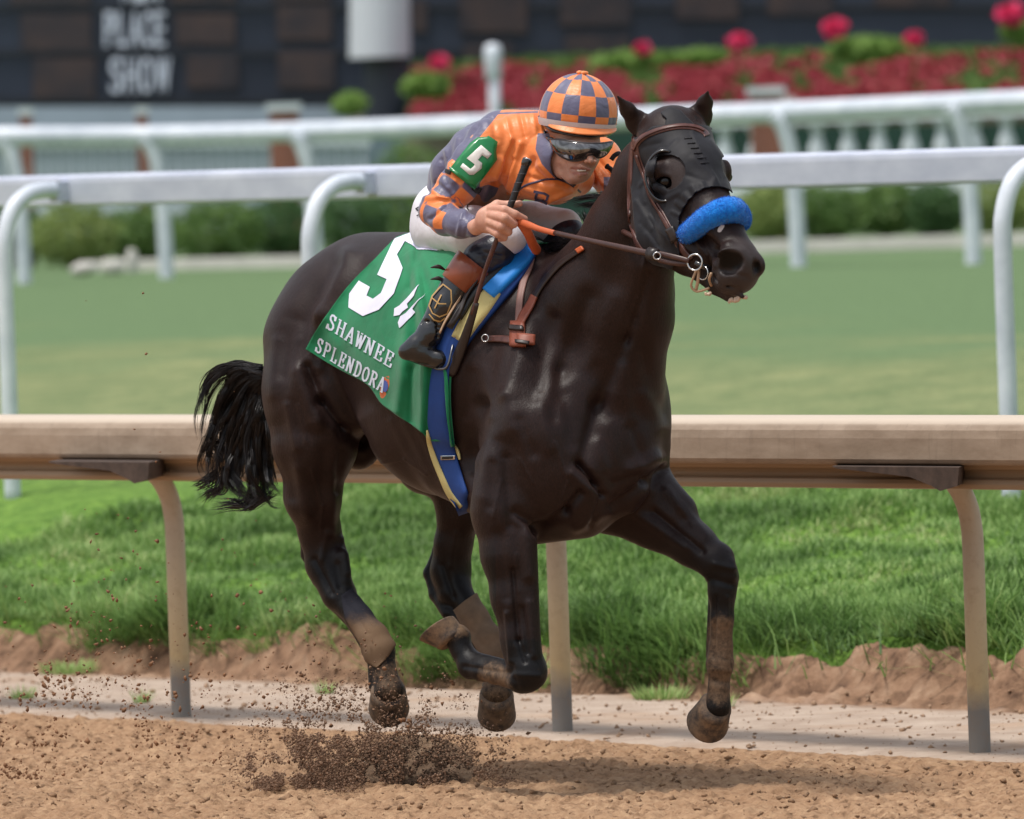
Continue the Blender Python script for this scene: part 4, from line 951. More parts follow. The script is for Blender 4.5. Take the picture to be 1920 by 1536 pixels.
blk, BV_, BF_ = shell('blinker_hood', hoodpoly, [(ey1, dpt < -.90), (ey2, dpt < -.80)], hdcond, .006, HOODM, None, .003, 1, [((1200, 300), (1212, 380), 5, .004), ((1196, 380), (1225, 430), 4, .004), ((1204, 420), (1240, 462), 4, -.003), ((1222, 408), (1262, 452), 4, .004), ((1230, 385), (1256, 415), 3.5, -.003), ((1240, 470), (1270, 486), 4, .004), ((1215, 440), (1250, 485), 4, .0035),
    ((1296, 378), (1286, 366), 3, .005), ((1308, 366), (1300, 352), 3, .005), ((1320, 358), (1316, 345), 3, .004), ((1284, 390), (1272, 380), 3, .005), ((1277, 405), (1262, 398), 3, .004), ((1290, 384), (1280, 374), 2.5, -.003), ((1300, 370), (1293, 358), 2.5, -.003), ((1335, 354), (1338, 340), 3, .004), ((1350, 354), (1354, 338), 3, -.003), ((1300, 300), (1335, 335), 5, .003), ((1290, 330), (1325, 345), 4, -.003), ((1270, 268), (1250, 290), 4, .003), ((1210, 275), (1240, 270), 4, -.003), ((1296, 250), (1318, 300), 2.2, .003), ((1318, 300), (1345, 350), 2.2, .003), ((1330, 270), (1350, 300), 4, .003), ((1276, 362), (1255, 372), 4, .004), ((1222, 320), (1205, 350), 4, .004)])
tag(blk, 'black cloth blinker hood with eye holes over the horse\'s head', 'blinker hood')
HOODB = bvh_of(BV_ + 0, BF_)
LEA = NT('bridle_leather'); LEA.set(color=LEA.ramp(LEA.noise(40, 4), [(.3, srgb(66, 38, 34)), (.7, srgb(98, 60, 52))]), rough=.38, spec=.5); LEA.bump(LEA.noise(300, 2), .2, .001); LEA = LEA.m
LEAD = simple('dark_leather', srgb(40, 30, 28), .4, .2, 60); STEEL = simple('steel', (.6, .6, .6), .25, .05, 10, metal=1.0); BLKP = simple('black_gloss', (.012, .012, .014), .18, .1, 10, coat=.6)
# stitched seam ridges down the hood's middle
sb = MB()
for k in range(6): sb.add(surf_tube([(1290 + 6 * k - 7, 262 + 9 * k), (1290 + 6 * k + 8, 261 + 9 * k)], 1.5, [HOODB], .004, 3, 6))
sb.build('seam', HOODM, blk)
for pl, lab, dc in (([(640, 1118), (672, 1094), (700, 1130), (722, 1160), (748, 1205), (737, 1213), (720, 1240), (708, 1253), (684, 1236), (678, 1207), (650, 1160)], 'muddy brown leg wrap on the nearer hind leg', dpt < .28), ([(850, 1146), (892, 1112), (935, 1180), (958, 1222), (938, 1240), (912, 1243), (880, 1190)], 'muddy brown leg wrap on the farther hind leg, behind the folded foreleg', dpt > .12)):
    o, _, _ = shell('leg_wrap', pl, [], dc & (hpx[:, 0] < 990), .003, WRAP1 if 'nearer' in lab else WRAPM, None, .003, 3); tag(o, lab, 'leg wrap', 'wraps on the hind legs')
# eye cup: a rim round the eye with a half dome behind it
cupn = norm(-FW - .35 * RT + .1 * UP); ex_ = norm(RT - cupn * (RT @ cupn)); eu_ = np.cross(cupn, ex_); eu_ = eu_ if eu_ @ UP > 0 else -eu_
cc_ = H(1248, 331, -.995); rim = []; 
for k in range(25):
    a = math.radians(70 + 215 * k / 24); rim.append(cc_ + ex_ * RM(33) * math.cos(a) + eu_ * RM(46) * math.sin(a) + cupn * (.012 + .012 * math.sin(math.radians(180 * k / 24))))
V, F = tube(rim, RM(2.6), 8); cup = mesh_obj('eye_cup', V, F, BLKP, blk)
V = []; n_ = 25; lv = 7
for i in range(lv):
    for k in range(n_):
        a = math.radians(70 + 215 * k / 24); s_ = 1 + .16 * math.sin(math.pi / 2 * (1 - i / (lv - 1))) * 0 + .20 * (i / (lv - 1)); dep = (1 - i / (lv - 1))
        V.append(cc_ + (ex_ * RM(33) * math.cos(a) + eu_ * RM(46) * math.sin(a)) * s_ + cupn * ((.012 + .012 * math.sin(math.radians(180 * k / 24))) * dep - .012 * (1 - dep)))
F = [(i * n_ + k, i * n_ + k + 1, (i + 1) * n_ + k + 1, (i + 1) * n_ + k) for i in range(lv - 1) for k in range(n_ - 1)]
o = mesh_obj('cup_shell', V, F, HOODM, cup); so = o.modifiers.new('t', 'SOLIDIFY'); so.thickness = .002
HB = [HBV, HOODB]
br = empty('bridle', H(1260, 380, -.9), 'reddish brown leather bridle with steel ring bit on the horse\'s head', 'bridle')
def rib(name, pix, w_, mat, parent, bv=None, off=.006, th=.006, n=6): return mesh_obj(name, *ribbon(pix, w_, bv or HB, off, th, n), mat, parent)
rib('browband', [(1190, 283), (1199, 266), (1217, 253), (1246, 243), (1276, 238.5), (1303, 241), (1320, 250), (1324, 256)], 10, LEA, br)
rib('browband_piping', [(1192, 282), (1200, 266), (1218, 253), (1246, 243), (1276, 238.5), (1303, 241), (1318, 248)], 3.5, LEA, br, None, .010, .004)
rib('throat_strap', [(1189, 255), (1186, 290), (1183, 340), (1180, 399), (1185, 428), (1197, 458), (1210, 475)], 7, LEA, br)
rib('cheek_strap', [(1194, 262), (1195, 285), (1208, 326), (1223, 367), (1241, 399), (1260, 434), (1273, 457), (1287, 476), (1298, 486)], 10, LEA, br)
rib('cheek_stitching', [(1198, 290), (1209, 326), (1224, 367), (1242, 399), (1261, 434)], 3, LEA, br, None, .011, .004)
rib('keeper', [(1258, 428), (1270, 452)], 15, LEAD, br, None, .012, .006)
def ring(c, r, tr, nrm, n=28, m=8, a0=0, a1=360):
    u = norm(np.cross(nrm, (0, 0, 1))); v = np.cross(nrm, u); return tube([c + (u * math.cos(math.radians(a0 + (a1 - a0) * k / n)) + v * math.sin(math.radians(a0 + (a1 - a0) * k / n))) * r for k in range(n + 1)], tr, m, False)
mesh_obj('buckle', *ring(H(1274, 458, -1.055), RM(7), RM(1.4), norm(-FW - .3 * RT), 20, 6), STEEL, br)
bc = H(1303, 492, -1.13); mesh_obj('bit_ring', *ring(bc, RM(14.5), RM(2.0), norm(-FW - .5 * RT)), STEEL, br)
mesh_obj('bit', *tube([bc, H(1318, 500, -1.13), H(1340, 506, -1.12)], [RM(5), RM(6), RM(3.5)], 10), BLKP, br)
mesh_obj('ring_lower', *ring(H(1318, 512, -1.13), RM(12), RM(1.3), norm(-FW - .9 * RT), 20, 6, 20, 250), STEEL, br)
TAN = simple('tan_strap', srgb(170, 140, 112), .6)
m_ = MB(); m_.add(tube(spline([H(1334, 512, -1.16), H(1330, 524, -1.15), H(1334, 536, -1.13)], 5), RM(2.6), 8)); m_.add(tube(spline([H(1307, 505, -1.12), H(1300, 520, -1.12), H(1296, 536, -1.11), H(1304, 546, -1.11), H(1316, 545, -1.12), H(1330, 540, -1.13)], 5), RM(2.2), 8)); m_.add(tube(spline([H(1310, 506, -1.12), H(1309, 524, -1.12), H(1305, 544, -1.11)], 5), RM(3), 8))
m_.build('tongue_tie', TAN, br)
# foam on the lip
FOAM = simple('foam', srgb(196, 172, 150), .5, .1, 80)
m_ = MB(); r_ = np.random.default_rng(4)
for k in range(26):
    x = 1366 + 34 * r_.random(); y = 562 - (x - 1366) * .22 + 5 * r_.random(); m_.add(uvs(H(x, y, -1.155 - .0004 * (x - 1366)), RM(1.5 + 2.8 * r_.random()), 8, 6))
m2_ = MB()
for k in range(8):
    x = 1322 + 16 * r_.random(); y = 548 + 6 * r_.random(); m2_.add(uvs(H(x, y, -1.13), RM(1.5 + 2.2 * r_.random()), 8, 6))
mesh_obj('mouth_foam', np.array(m_.V), m_.F, FOAM, horse); mesh_obj('mouth_foam', np.array(m2_.V), m2_.F, FOAM, horse)
# blue fleece noseband
t = NT('blue_fleece'); t.set(color=t.ramp(t.noise(90, 3, .7), [(.3, srgb(4, 98, 196)), (.7, srgb(22, 142, 236))]), rough=.85, spec=.15, sheen=.3); t.bump(t.noise(220, 3, .8), .8, .004); FLC = t.m
nb_path = []; rr_ = [16, 19, 22, 23, 23, 21, 18, 12]
for (x, y), r0 in zip([(1284, 441), (1299, 430), (1323, 412), (1349, 398), (1371, 393), (1382, 399), (1390, 410), (1393, 421)], rr_):
    h_, nn_ = hit(min(x, 1396), y + 2, [HBV], 0)
    nb_path.append((x, y, h_, r0))
w_of = [(-1.075), (-1.105), (-1.135), (-1.15), (-1.145), (-1.12), (-1.085), (-1.05)]
pts = spline([np.append(H(x, y, w_), RM(r0)) for (x, y, _, r0), w_ in zip(nb_path, w_of)], 6)
V, F = tube([p[:3] for p in pts], [p[3] for p in pts], 22); V = np.array(V)
sr = mesh_obj('shadow_roll', V, F, FLC); tag(sr, 'fluffy bright blue fleece roll across the horse\'s nose', 'noseband')
tm = sr.data; r_ = np.random.default_rng(9); c3 = np.array([p[:3] for p in pts]); n = 16000
ii = r_.integers(0, len(pts), n); jj = r_.random(n) * 6.283
fv = []; idx = r_.integers(0, len(V), n); base = V[idx] + r_.normal(size=(n, 3)) * .004
cen = np.array([c3[np.argmin(((c3 - b) ** 2).sum(1))] for b in base]); dd = base - cen; dd /= np.linalg.norm(dd, axis=1)[:, None]; radn = np.array([pts[np.argmin(((c3 - b) ** 2).sum(1))][3] for b in base])
base = cen + dd * radn[:, None] * .97; d2 = dd + r_.normal(size=(n, 3)) * .45; L_ = .0025 + .0025 * r_.random((n, 1)); sd_ = np.cross(d2, r_.normal(size=(n, 3))); sd_ /= np.linalg.norm(sd_, axis=1)[:, None]
V2 = np.stack([base - sd_ * .0007, base + sd_ * .0007, base + d2 * L_], 1).reshape(-1, 3); mesh_obj('fleece', V2, np.arange(3 * n).reshape(n, 3), FLC, sr)

# ---- number cloth
GREEN = NT('green_cloth'); GREEN.set(color=GREEN.ramp(GREEN.noise(8, 4), [(.3, srgb(12, 104, 66)), (.7, srgb(26, 128, 84))]), rough=.75, spec=.25, sheen=.2)
nb = GREEN.n('Bump'); nb.inputs['Strength'].default_value = .25; nb.inputs['Distance'].default_value = .01; GREEN.L(GREEN.noise(12, 4, .6, None, .8), nb.inputs['Height']); GREEN.bump(GREEN.noise(900, 1), .15, .0006, nb.outputs[0]); GREEN = GREEN.m
WCL = simple('white_cloth', srgb(214, 214, 232), .75, .05, 20, .15, 500, .001)
left = spline([(742, 446), (705, 484), (668, 520), (640, 552), (613, 590), (590, 624), (573, 655)], 10)
bot = spline([(573, 655), (612, 679), (649, 699), (680, 715), (697, 729), (715, 756), (736, 772), (759, 788), (785, 806), (808, 826), (832, 828), (853, 838)], 10)
right = spline([(905, 520), (880, 560), (864, 610), (852, 660), (847, 700), (846, 760), (853, 838)], 10)
top = spline([(742, 446), (775, 440), (806, 444), (840, 462), (870, 488), (905, 520)], 10)
def at(c_, u):
    x = u * (len(c_) - 1); i = min(int(x), len(c_) - 2); return c_[i] + (c_[i + 1] - c_[i]) * (x - i)
NU, NV = 150, 130; G = np.zeros((NU + 1, NV + 1, 3)); pxg = np.zeros((NU + 1, NV + 1, 2))
for i in range(NU + 1):
    u = i / NU
    for j in range(NV + 1):
        v = j / NV; q = (1 - v) * at(top, u) + v * at(bot, u) + (1 - u) * at(left, v) + u * at(right, v) - ((1 - u) * (1 - v) * top[0] + u * (1 - v) * top[-1] + (1 - u) * v * bot[0] + u * v * bot[-1])
        pxg[i, j] = q[:2]
D_ = np.full((NU + 1, NV + 1), np.nan); 
for i in range(NU + 1):
    for j in range(NV + 1):
        h_, _ = hit(pxg[i, j, 0], pxg[i, j, 1], [HBV], 0)
        if h_ is not None: D_[i, j] = proj(h_)[2]
for _ in range(60):
    m = np.isnan(D_)
    if not m.any(): break
    pad = np.pad(D_, 1, constant_values=np.nan); nb4 = np.stack([pad[:-2, 1:-1], pad[2:, 1:-1], pad[1:-1, :-2], pad[1:-1, 2:]]); av = np.nanmean(nb4, 0); D_ = np.where(m, av, D_)
base = D_.copy()
for _ in range(70):       # the cloth bridges hollows instead of following them
    pad = np.pad(D_, 1, mode='edge'); av = (pad[:-2, 1:-1] + pad[2:, 1:-1] + pad[1:-1, :-2] + pad[1:-1, 2:]) / 4; D_ = np.minimum(av, base)
UU, VV = np.meshgrid(np.arange(NU + 1) / NU, np.arange(NV + 1) / NV, indexing='ij')
xg, yg = pxg[..., 0], pxg[..., 1]
def ridge(a, b, wdt, amp):
    d = seg(xg, yg, a, b); side_ = ((xg - a[0]) * (b[1] - a[1]) - (yg - a[1]) * (b[0] - a[0])); return amp * np.exp(-(d / wdt) ** 2)
fold = ridge((768, 452), (800, 640), 10, .022) + ridge((790, 470), (835, 560), 12, .016) + ridge((770, 560), (745, 770), 11, .013) + ridge((800, 640), (790, 810), 8, .014) + ridge((640, 560), (720, 660), 26, .004) + ridge((782, 470), (770, 540), 7, -.012) + ridge((775, 690), (770, 790), 7, -.008) + ridge((612, 600), (650, 690), 9, .004) + ridge((700, 500), (650, 640), 14, .004) + ridge((835, 700), (838, 820), 6, .005)
fold *= 1.7
fold += .006 * fbm(UU * 3, VV * 3, .5, 3, 14)
D_ = D_ - .014 - fold
VB = np.array([[P(xg[i, j], yg[i, j], D_[i, j]) for j in range(NV + 1)] for i in range(NU + 1)])
idx = np.arange((NU + 1) * (NV + 1)).reshape(NU + 1, NV + 1); FB = np.stack([idx[:-1, :-1], idx[1:, :-1], idx[1:, 1:], idx[:-1, 1:]], -1).reshape(-1, 4)
# the part that lies over the back and down the far side
NK = 14; rows = []
for i in range(0, NU + 1):
    st = VB[i, 0]; prev = st; col = []
    for k in range(1, NK + 1):
        q = st + LAT * (.035 * k); loc, nor, _, _ = HBV.ray_cast(Vector((q[0], q[1], 3.0)), Vector((0, 0, -1)), 5)
        p_ = np.array(loc) + np.array(nor) * .014 if loc is not None else prev + np.array([0, 0, -.02]) + LAT * .01
        if p_[2] < prev[2] - .08: p_ = prev + LAT * .015 + np.array([0, 0, -.03])
        col.append(p_); prev = p_
    rows.append(col)
far_ = np.array(rows)
for _ in range(6): far_[1:-1] = .5 * far_[1:-1] + .25 * (far_[:-2] + far_[2:]); far_[:, 0:-1] = .6 * far_[:, 0:-1] + .2 * (np.concatenate([VB[:, :1], far_[:, :-2]], 1) + far_[:, 1:])
allg = np.concatenate([far_[:, ::-1], VB], 1); n2 = allg.shape[1]; idx = np.arange((NU + 1) * n2).reshape(NU + 1, n2)
FA = np.stack([idx[:-1, :-1], idx[1:, :-1], idx[1:, 1:], idx[:-1, 1:]], -1).reshape(-1, 4)
cloth = mesh_obj('number_cloth', allg.reshape(-1, 3), FA, GREEN); so = cloth.modifiers.new('t', 'SOLIDIFY'); so.thickness = .003
tag(cloth, 'green saddle number cloth with a big white 5 on the horse\'s flank', 'number cloth')
CLB = bvh_of(allg.reshape(-1, 3), FA)
# ---- lettering: strokes and serifs drawn in letter space, laid on the cloth
GLY = {'S': [[(.78, .78), (.7, .95), (.5, 1.0), (.3, .96), (.2, .8), (.26, .63), (.5, .52), (.74, .4), (.82, .22), (.72, .05), (.5, 0), (.28, .04), (.18, .22)], [(.8, 1.0), (.8, .74)], [(.17, 0), (.17, .27)]],
       'H': [[(.2, 0), (.2, 1)], [(.8, 0), (.8, 1)], [(.2, .52), (.8, .52)], [(.05, 0), (.35, 0)], [(.05, 1), (.35, 1)], [(.65, 0), (.95, 0)], [(.65, 1), (.95, 1)]],
       'A': [[(.15, 0), (.5, 1)], [(.5, 1), (.85, 0)], [(.28, .34), (.72, .34)], [(.02, 0), (.3, 0)], [(.68, 0), (.98, 0)]],
       'W': [[(.08, 1), (.3, 0)], [(.3, 0), (.5, .85)], [(.5, .85), (.7, 0)], [(.7, 0), (.92, 1)], [(-.02, 1), (.2, 1)], [(.8, 1), (1.02, 1)], [(.4, 1), (.6, 1)]],
       'N': [[(.2, 0), (.2, 1)], [(.2, 1), (.8, 0)], [(.8, 0), (.8, 1)], [(.05, 0), (.35, 0)], [(.02, 1), (.25, 1)], [(.65, 1), (.95, 1)]],
       'E': [[(.25, 0), (.25, 1)], [(.1, 1), (.85, 1)], [(.1, 0), (.88, 0)], [(.25, .52), (.65, .52)], [(.85, 1), (.85, .78)], [(.88, 0), (.88, .24)], [(.65, .65), (.65, .4)]],
       'P': [[(.25, 0), (.25, 1)], [(.1, 1), (.6, 1), (.8, .9), (.85, .75), (.8, .6), (.6, .5), (.25, .5)], [(.08, 0), (.44, 0)]],
       'L': [[(.28, 0), (.28, 1)], [(.1, 1), (.46, 1)], [(.1, 0), (.88, 0)], [(.88, 0), (.88, .28)]],
       'D': [[(.25, 0), (.25, 1)], [(.1, 1), (.5, 1), (.75, .88), (.87, .65), (.87, .35), (.75, .12), (.5, 0), (.1, 0)]],
       'O': [[(.5, 1), (.25, .9), (.13, .65), (.13, .35), (.25, .1), (.5, 0), (.75, .1), (.87, .35), (.87, .65), (.75, .9), (.5, 1)]],
       'R': [[(.22, 0), (.22, 1)], [(.08, 1), (.58, 1), (.78, .9), (.82, .76), (.76, .6), (.56, .5), (.22, .5)], [(.5, .5), (.88, 0)], [(.08, 0), (.38, 0)], [(.78, 0), (.98, 0)]],
       'B': [[(.22, 0), (.22, 1)], [(.06, 1), (.55, 1), (.75, .9), (.76, .65), (.55, .54), (.22, .54)], [(.55, .54), (.82, .42), (.84, .15), (.6, 0), (.06, 0)]]}
def flat_poly(pts, bv, off, fan=True):
    out = []
    for q in pts:
        h_, _ = hit(q[0], q[1], bv, off); out.append(h_ if h_ is not None else P(q[0], q[1], 25.6))
    return out
def stroke_on(m, pts, w_, bv, off, sub=5):
    """a thick polyline, pixels -> quads on the surface"""
    for a, b in zip(pts[:-1], pts[1:]):
        a = np.array(a, float); b = np.array(b, float); d = b - a; L_ = np.hypot(*d); d = d / (L_ + 1e-9); s_ = np.array([-d[1], d[0]]) * w_ / 2; a = a - d * w_ * .22; b = b + d * w_ * .22; k = max(1, int(L_ / sub)); prev = None
        for i in range(k + 1):
            q = a + (b - a) * i / k; P1, _ = hit(*(q + s_), bv, off); P2_, _ = hit(*(q - s_), bv, off)
            if P1 is None or P2_ is None: prev = None; continue
            if prev is not None:
                m.add(([prev[0], prev[1], P2_, P1], [(0, 1, 2, 3)]))
            prev = (P1, P2_)
def word(s_, org, ax, ay, adv, w_, thin, bv, off, mat, name, parent):
    """org: baseline start (px); ax: advance vector per letter; ay: letter-up vector"""
    org = np.array(org, float); ax = np.array(ax, float); ay = np.array(ay, float)
    for i, ch_ in enumerate(s_):
        m = MB(); o_ = org + ax * i
        for si, st in enumerate(GLY[ch_]):
            pts = [o_ + ax * (adv * x) + ay * y for x, y in st]
            thick_ = w_ if not (len(st) == 2 and (abs(st[0][1] - st[1][1]) < .05)) else thin
            stroke_on(m, pts, thick_, bv, off + .0004 * (si % 5), 6)
        m.build(name, mat, parent, smooth=False)
WL = simple('white_lettering', srgb(206, 214, 228), .6, .03, 20); NAVY = simple('letter_edge', srgb(36, 60, 110), .6)
word('SHAWNEE', (612, 613), (18.0, 11.2), (8.0, -25), .86, 3.8, 2.1, [CLB], .0044, WL, 'letter', cloth)
word('SPLENDORA', (591, 657), (14.6, 8.9), (7.0, -24.5), .84, 3.5, 2.0, [CLB], .0044, WL, 'letter', cloth)
def polygon_on(pts, bv, off, step=7):
    """filled polygon on a surface, cut in small cells in pixel space"""
    import mathutils.geometry as mg
    xs = [p[0] for p in pts]; ys = [p[1] for p in pts]; m = MB(); 
    gx = np.arange(min(xs), max(xs) + step, step); gy = np.arange(min(ys), max(ys) + step, step)
    def clip(poly, inside, inter):
        out = []
        for i in range(len(poly)):
            a, b = poly[i], poly[(i + 1) % len(poly)]
            if inside(a):
                out.append(a)
                if not inside(b): out.append(inter(a, b))
            elif inside(b): out.append(inter(a, b))
        return out
    tris = mg.tessellate_polygon([[Vector((p[0], p[1], 0)) for p in pts]])
    for tr3 in tris:
        T3 = [tuple(pts[i]) for i in tr3]
        for x in gx:
            c1 = clip(T3, lambda p: p[0] >= x, lambda a, b: (x, a[1] + (b[1] - a[1]) * (x - a[0]) / (b[0] - a[0])))
            if len(c1) < 3: continue
            c1 = clip(c1, lambda p: p[0] <= x + step, lambda a, b: (x + step, a[1] + (b[1] - a[1]) * (x + step - a[0]) / (b[0] - a[0])))
            if len(c1) < 3: continue
            for y in gy:
                c2 = clip(c1, lambda p: p[1] >= y, lambda a, b: (a[0] + (b[0] - a[0]) * (y - a[1]) / (b[1] - a[1]), y))
                if len(c2) < 3: continue
                c2 = clip(c2, lambda p: p[1] <= y + step, lambda a, b: (a[0] + (b[0] - a[0]) * (y + step - a[1]) / (b[1] - a[1]), y + step))
                if len(c2) < 3: continue
                hh = [hit(q[0], q[1], bv, off)[0] for q in c2]
                if any(h_ is None for h_ in hh): continue
                m.add((hh, [tuple(range(len(hh)))]))
    return m
five = [(675, 528), (696, 540), (690, 556), (702, 562), (717, 551), (728, 525), (710, 517), (741, 449), (780, 436), (806, 441), (822, 473), (781, 470), (762, 454), (746, 480), (757, 505), (741, 552), (713, 582), (683, 594), (656, 578), (657, 552)]
polygon_on(five, [CLB], .006, 4).build('number_five', WCL, cloth, False)
polygon_on([(786, 536), (779, 556), (766, 571), (768, 578), (758, 585), (752, 592), (741, 594), (742, 580), (752, 574), (770, 556)], [CLB], .006, 4).build('spur', WCL, cloth, False)
polygon_on([(798, 552), (786, 566), (776, 580), (782, 586), (768, 600), (757, 612), (752, 616), (749, 606), (754, 594), (764, 588), (776, 574)], [CLB], .006, 4).build('spur', WCL, cloth, False)
OR = simple('patch_orange', srgb(196, 104, 62), .7); PB_ = simple('patch_blue', srgb(70, 90, 160), .7)
polygon_on([(723 + 11 * math.cos(a) * .72 + 14 * math.sin(a) * .35, 725 + 22 * math.sin(a) * -1) for a in np.arange(0, 6.28, .3)], [CLB], .003, 6).build('patch', OR, cloth, False)
polygon_on([(724 + 6 * math.cos(a), 724 + 11 * math.sin(a)) for a in np.arange(0, 6.28, .5)], [CLB], .0045, 6).build('patch_centre', PB_, cloth, False)
# ---- saddle, pad and girth
HC = [HBV, CLB]
BLUE = simple('royal_blue', srgb(14, 60, 130), .7, .1, 20, .2, 400, .001); BLUE2 = simple('bright_blue', srgb(14, 128, 214), .6, .05, 20); YEL = simple('cream_foam', srgb(196, 182, 122), .8, .08, 12); BLK = simple('saddle_black', srgb(24, 24, 28), .4, .2, 30, .2)
gi = empty('girth', H(835, 820, -.3), 'royal blue girth with a cream edge and metal plate, tight round the barrel', 'girth')
rib('strap', [(838, 660), (828, 700), (822, 740), (823, 780), (830, 820), (842, 860), (854, 900), (866, 935), (876, 962)], [28, 32, 38, 38, 37, 34, 34, 34, 34], BLUE, gi, HC, .010, .006)
rib('edge', [(803, 805), (811, 835), (821, 865), (834, 895), (849, 925), (868, 949)], [6, 9, 10, 10, 10, 10], YEL, gi, HC, .013, .006)
rib('edge', [(853, 834), (860, 846), (864, 862)], [2, 5, 3], YEL, gi, HC, .007, .006)
rib('plate', [(832, 857), (858, 857)], 9, STEEL, gi, HC, .014, .003)
rib('plate_face', [(835, 857), (855, 857)], 6, BLK, gi, HC, .0155, .002)
rib('trim', [(838, 690), (840, 740), (843, 790), (852, 836)], [4, 5, 6, 6], GREEN, gi, HC, .013, .004)
sd_e = empty('saddle', H(930, 520, -.1), 'small black racing saddle on a blue pad with bright blue and cream edge', 'saddle')
rib('pad', [(985, 470), (950, 510), (905, 560), (870, 610), (848, 650), (832, 690)], [50, 66, 70, 60, 48, 36], BLUE, sd_e, HC, .016, .016)
rib('pad_roll', [(1002, 476), (985, 488), (960, 512), (940, 533), (920, 556)], [14, 30, 36, 34, 30], BLUE2, sd_e, HC, .030, .026)
rib('foam_edge', [(929, 548), (910, 574), (890, 602), (866, 640)], [32, 36, 36, 26], YEL, sd_e, HC, .022, .018)
rib('flap', [(980, 462), (940, 496), (905, 530), (880, 565), (862, 600)], [26, 36, 38, 34, 22], BLK, sd_e, HC, .034, .014)
rib('strap', [(958, 478), (918, 520), (886, 570), (858, 622)], 8, LEAD, sd_e, HC, .046, .008)
rib('piping', [(905, 528), (880, 565), (858, 600), (842, 632)], 3, TAN, sd_e, HC, .048, .004)
rib('buckle_bar', [(925, 498), (944, 482)], 4, STEEL, sd_e, HC, .055, .004)
f = Field(H(800, 640, -.35) - .3, H(800, 400, .35) + .3, .008)
f = Field(np.minimum(H(780, 560, -.3), H(1040, 400, .3)) - .12, np.maximum(H(780, 560, -.3), H(1040, 400, .3)) + .12, .008)
f.cone(H(850, 462, .08), RM(30), H(990, 462, -.17), RM(22), .03, LAT, 1.8); f.cone(H(840, 462, .10), RM(26), H(820, 448, .14), RM(16), .02, LAT, 2.4)
V, F = f.mesh(2); mesh_obj('seat', V, F, BLK, sd_e)
# breastplate straps with the hanging buckle end
bp = empty('breastplate', H(985, 560, -.45), 'brown leather yoke straps with a loose buckled end on the shoulder', 'breastplate')
PTAN = simple('pinkish_leather', srgb(136, 100, 92), .5, .1, 30); ORL = simple('orange_leather', srgb(132, 70, 52), .5, .1, 30); ORB = simple('orange_rubber', srgb(190, 92, 50), .55, .1, 40)
rib('strap', [(1000, 470), (993, 500), (984, 524), (976, 564), (974, 606)], [12, 14, 13, 12, 12], PTAN, bp, [HBV], .008)
rib('strap', [(1096, 466), (1084, 474), (1050, 498), (1018, 535), (1003, 560)], [6, 8, 9, 10, 11], LEAD, bp, [HBV], .008)
rib('strap', [(1005, 556), (996, 575), (984, 594), (977, 610)], [12, 14, 15, 14], ORL, bp, [HBV], .010)
rib('tip', [(1097, 465), (1086, 473)], 8, ORB, bp, [HBV], .012)
rib('knot', [(973, 606), (973, 652)], [26, 26], ORL, bp, [HBV], .014, .012); rib('knot_loop', [(960, 620), (986, 622)], 8, LEAD, bp, [HBV], .024, .01); rib('keeper_loop', [(976, 640), (1000, 641)], 18, ORL, bp, [HBV], .020, .012); rib('keeper_gap', [(975, 648), (990, 650)], 6, LEAD, bp, [HBV], .028, .006)
rib('buckle_strap', [(914, 636), (935, 636), (962, 640)], 13, LEA, bp, [HBV], .010, .008)
o = mesh_obj('buckle', *ring(hit(919, 636, [HBV], .024)[0], RM(6.5), RM(1.3), norm(-FW - .3 * RT), 16, 6), STEEL, bp)

# ---- tail and mane
t = NT('hair'); t.set(color=t.ramp(t.noise(20, 2), [(.3, srgb(20, 18, 20)), (.7, srgb(44, 38, 38))]), rough=.4, spec=.5); HAIR = t.m
def strands(name, ctrl, n, seed, rad, mat, parent, jit=6, npt=14, wj=.03):
    """ctrl: list of families; a family = list of (px,py,w,spread)"""
    r = np.random.default_rng(seed); V = []; F = []; o_ = 0
    for k in range(n):
        fam = ctrl[k % len(ctrl)]; ph = r.normal(size=(2,)) ; pts = []
        for (x, y, w_, sp_) in fam:
            ph = .75 * ph + .5 * r.normal(size=2); pts.append(H(x + ph[0] * sp_, y + ph[1] * sp_ * .8, w_ + r.normal() * wj * sp_ / 20))
        c_ = spline(pts, 4); L_ = .72 + .28 * r.random(); c_ = c_[:max(4, int(len(c_) * L_))]; m = len(c_); rr = rad * (.6 + .8 * r.random())
        c_ = np.array(c_); tg = np.gradient(c_, axis=0); tg /= np.linalg.norm(tg, axis=1)[:, None] + 1e-9; u = np.cross(tg, FW); u /= np.linalg.norm(u, axis=1)[:, None] + 1e-9; v = np.cross(tg, u)
        rad_ = (rr * np.minimum(1, 3.2 * (1 - np.arange(m) / (m - 1)) + .12))[:, None]
        tri = np.stack([c_ + u * rad_, c_ - u * rad_ * .5 + v * rad_ * .87, c_ - u * rad_ * .5 - v * rad_ * .87], 1).reshape(-1, 3); V.append(tri)
        i = np.arange(m - 1)[:, None] * 3 + o_
        for a in range(3): F.append(np.concatenate([i + a, i + (a + 1) % 3, i + 3 + (a + 1) % 3, i + 3 + a], 1))
        o_ += 3 * m
    return mesh_obj(name, np.concatenate(V), np.concatenate(F), mat, parent)
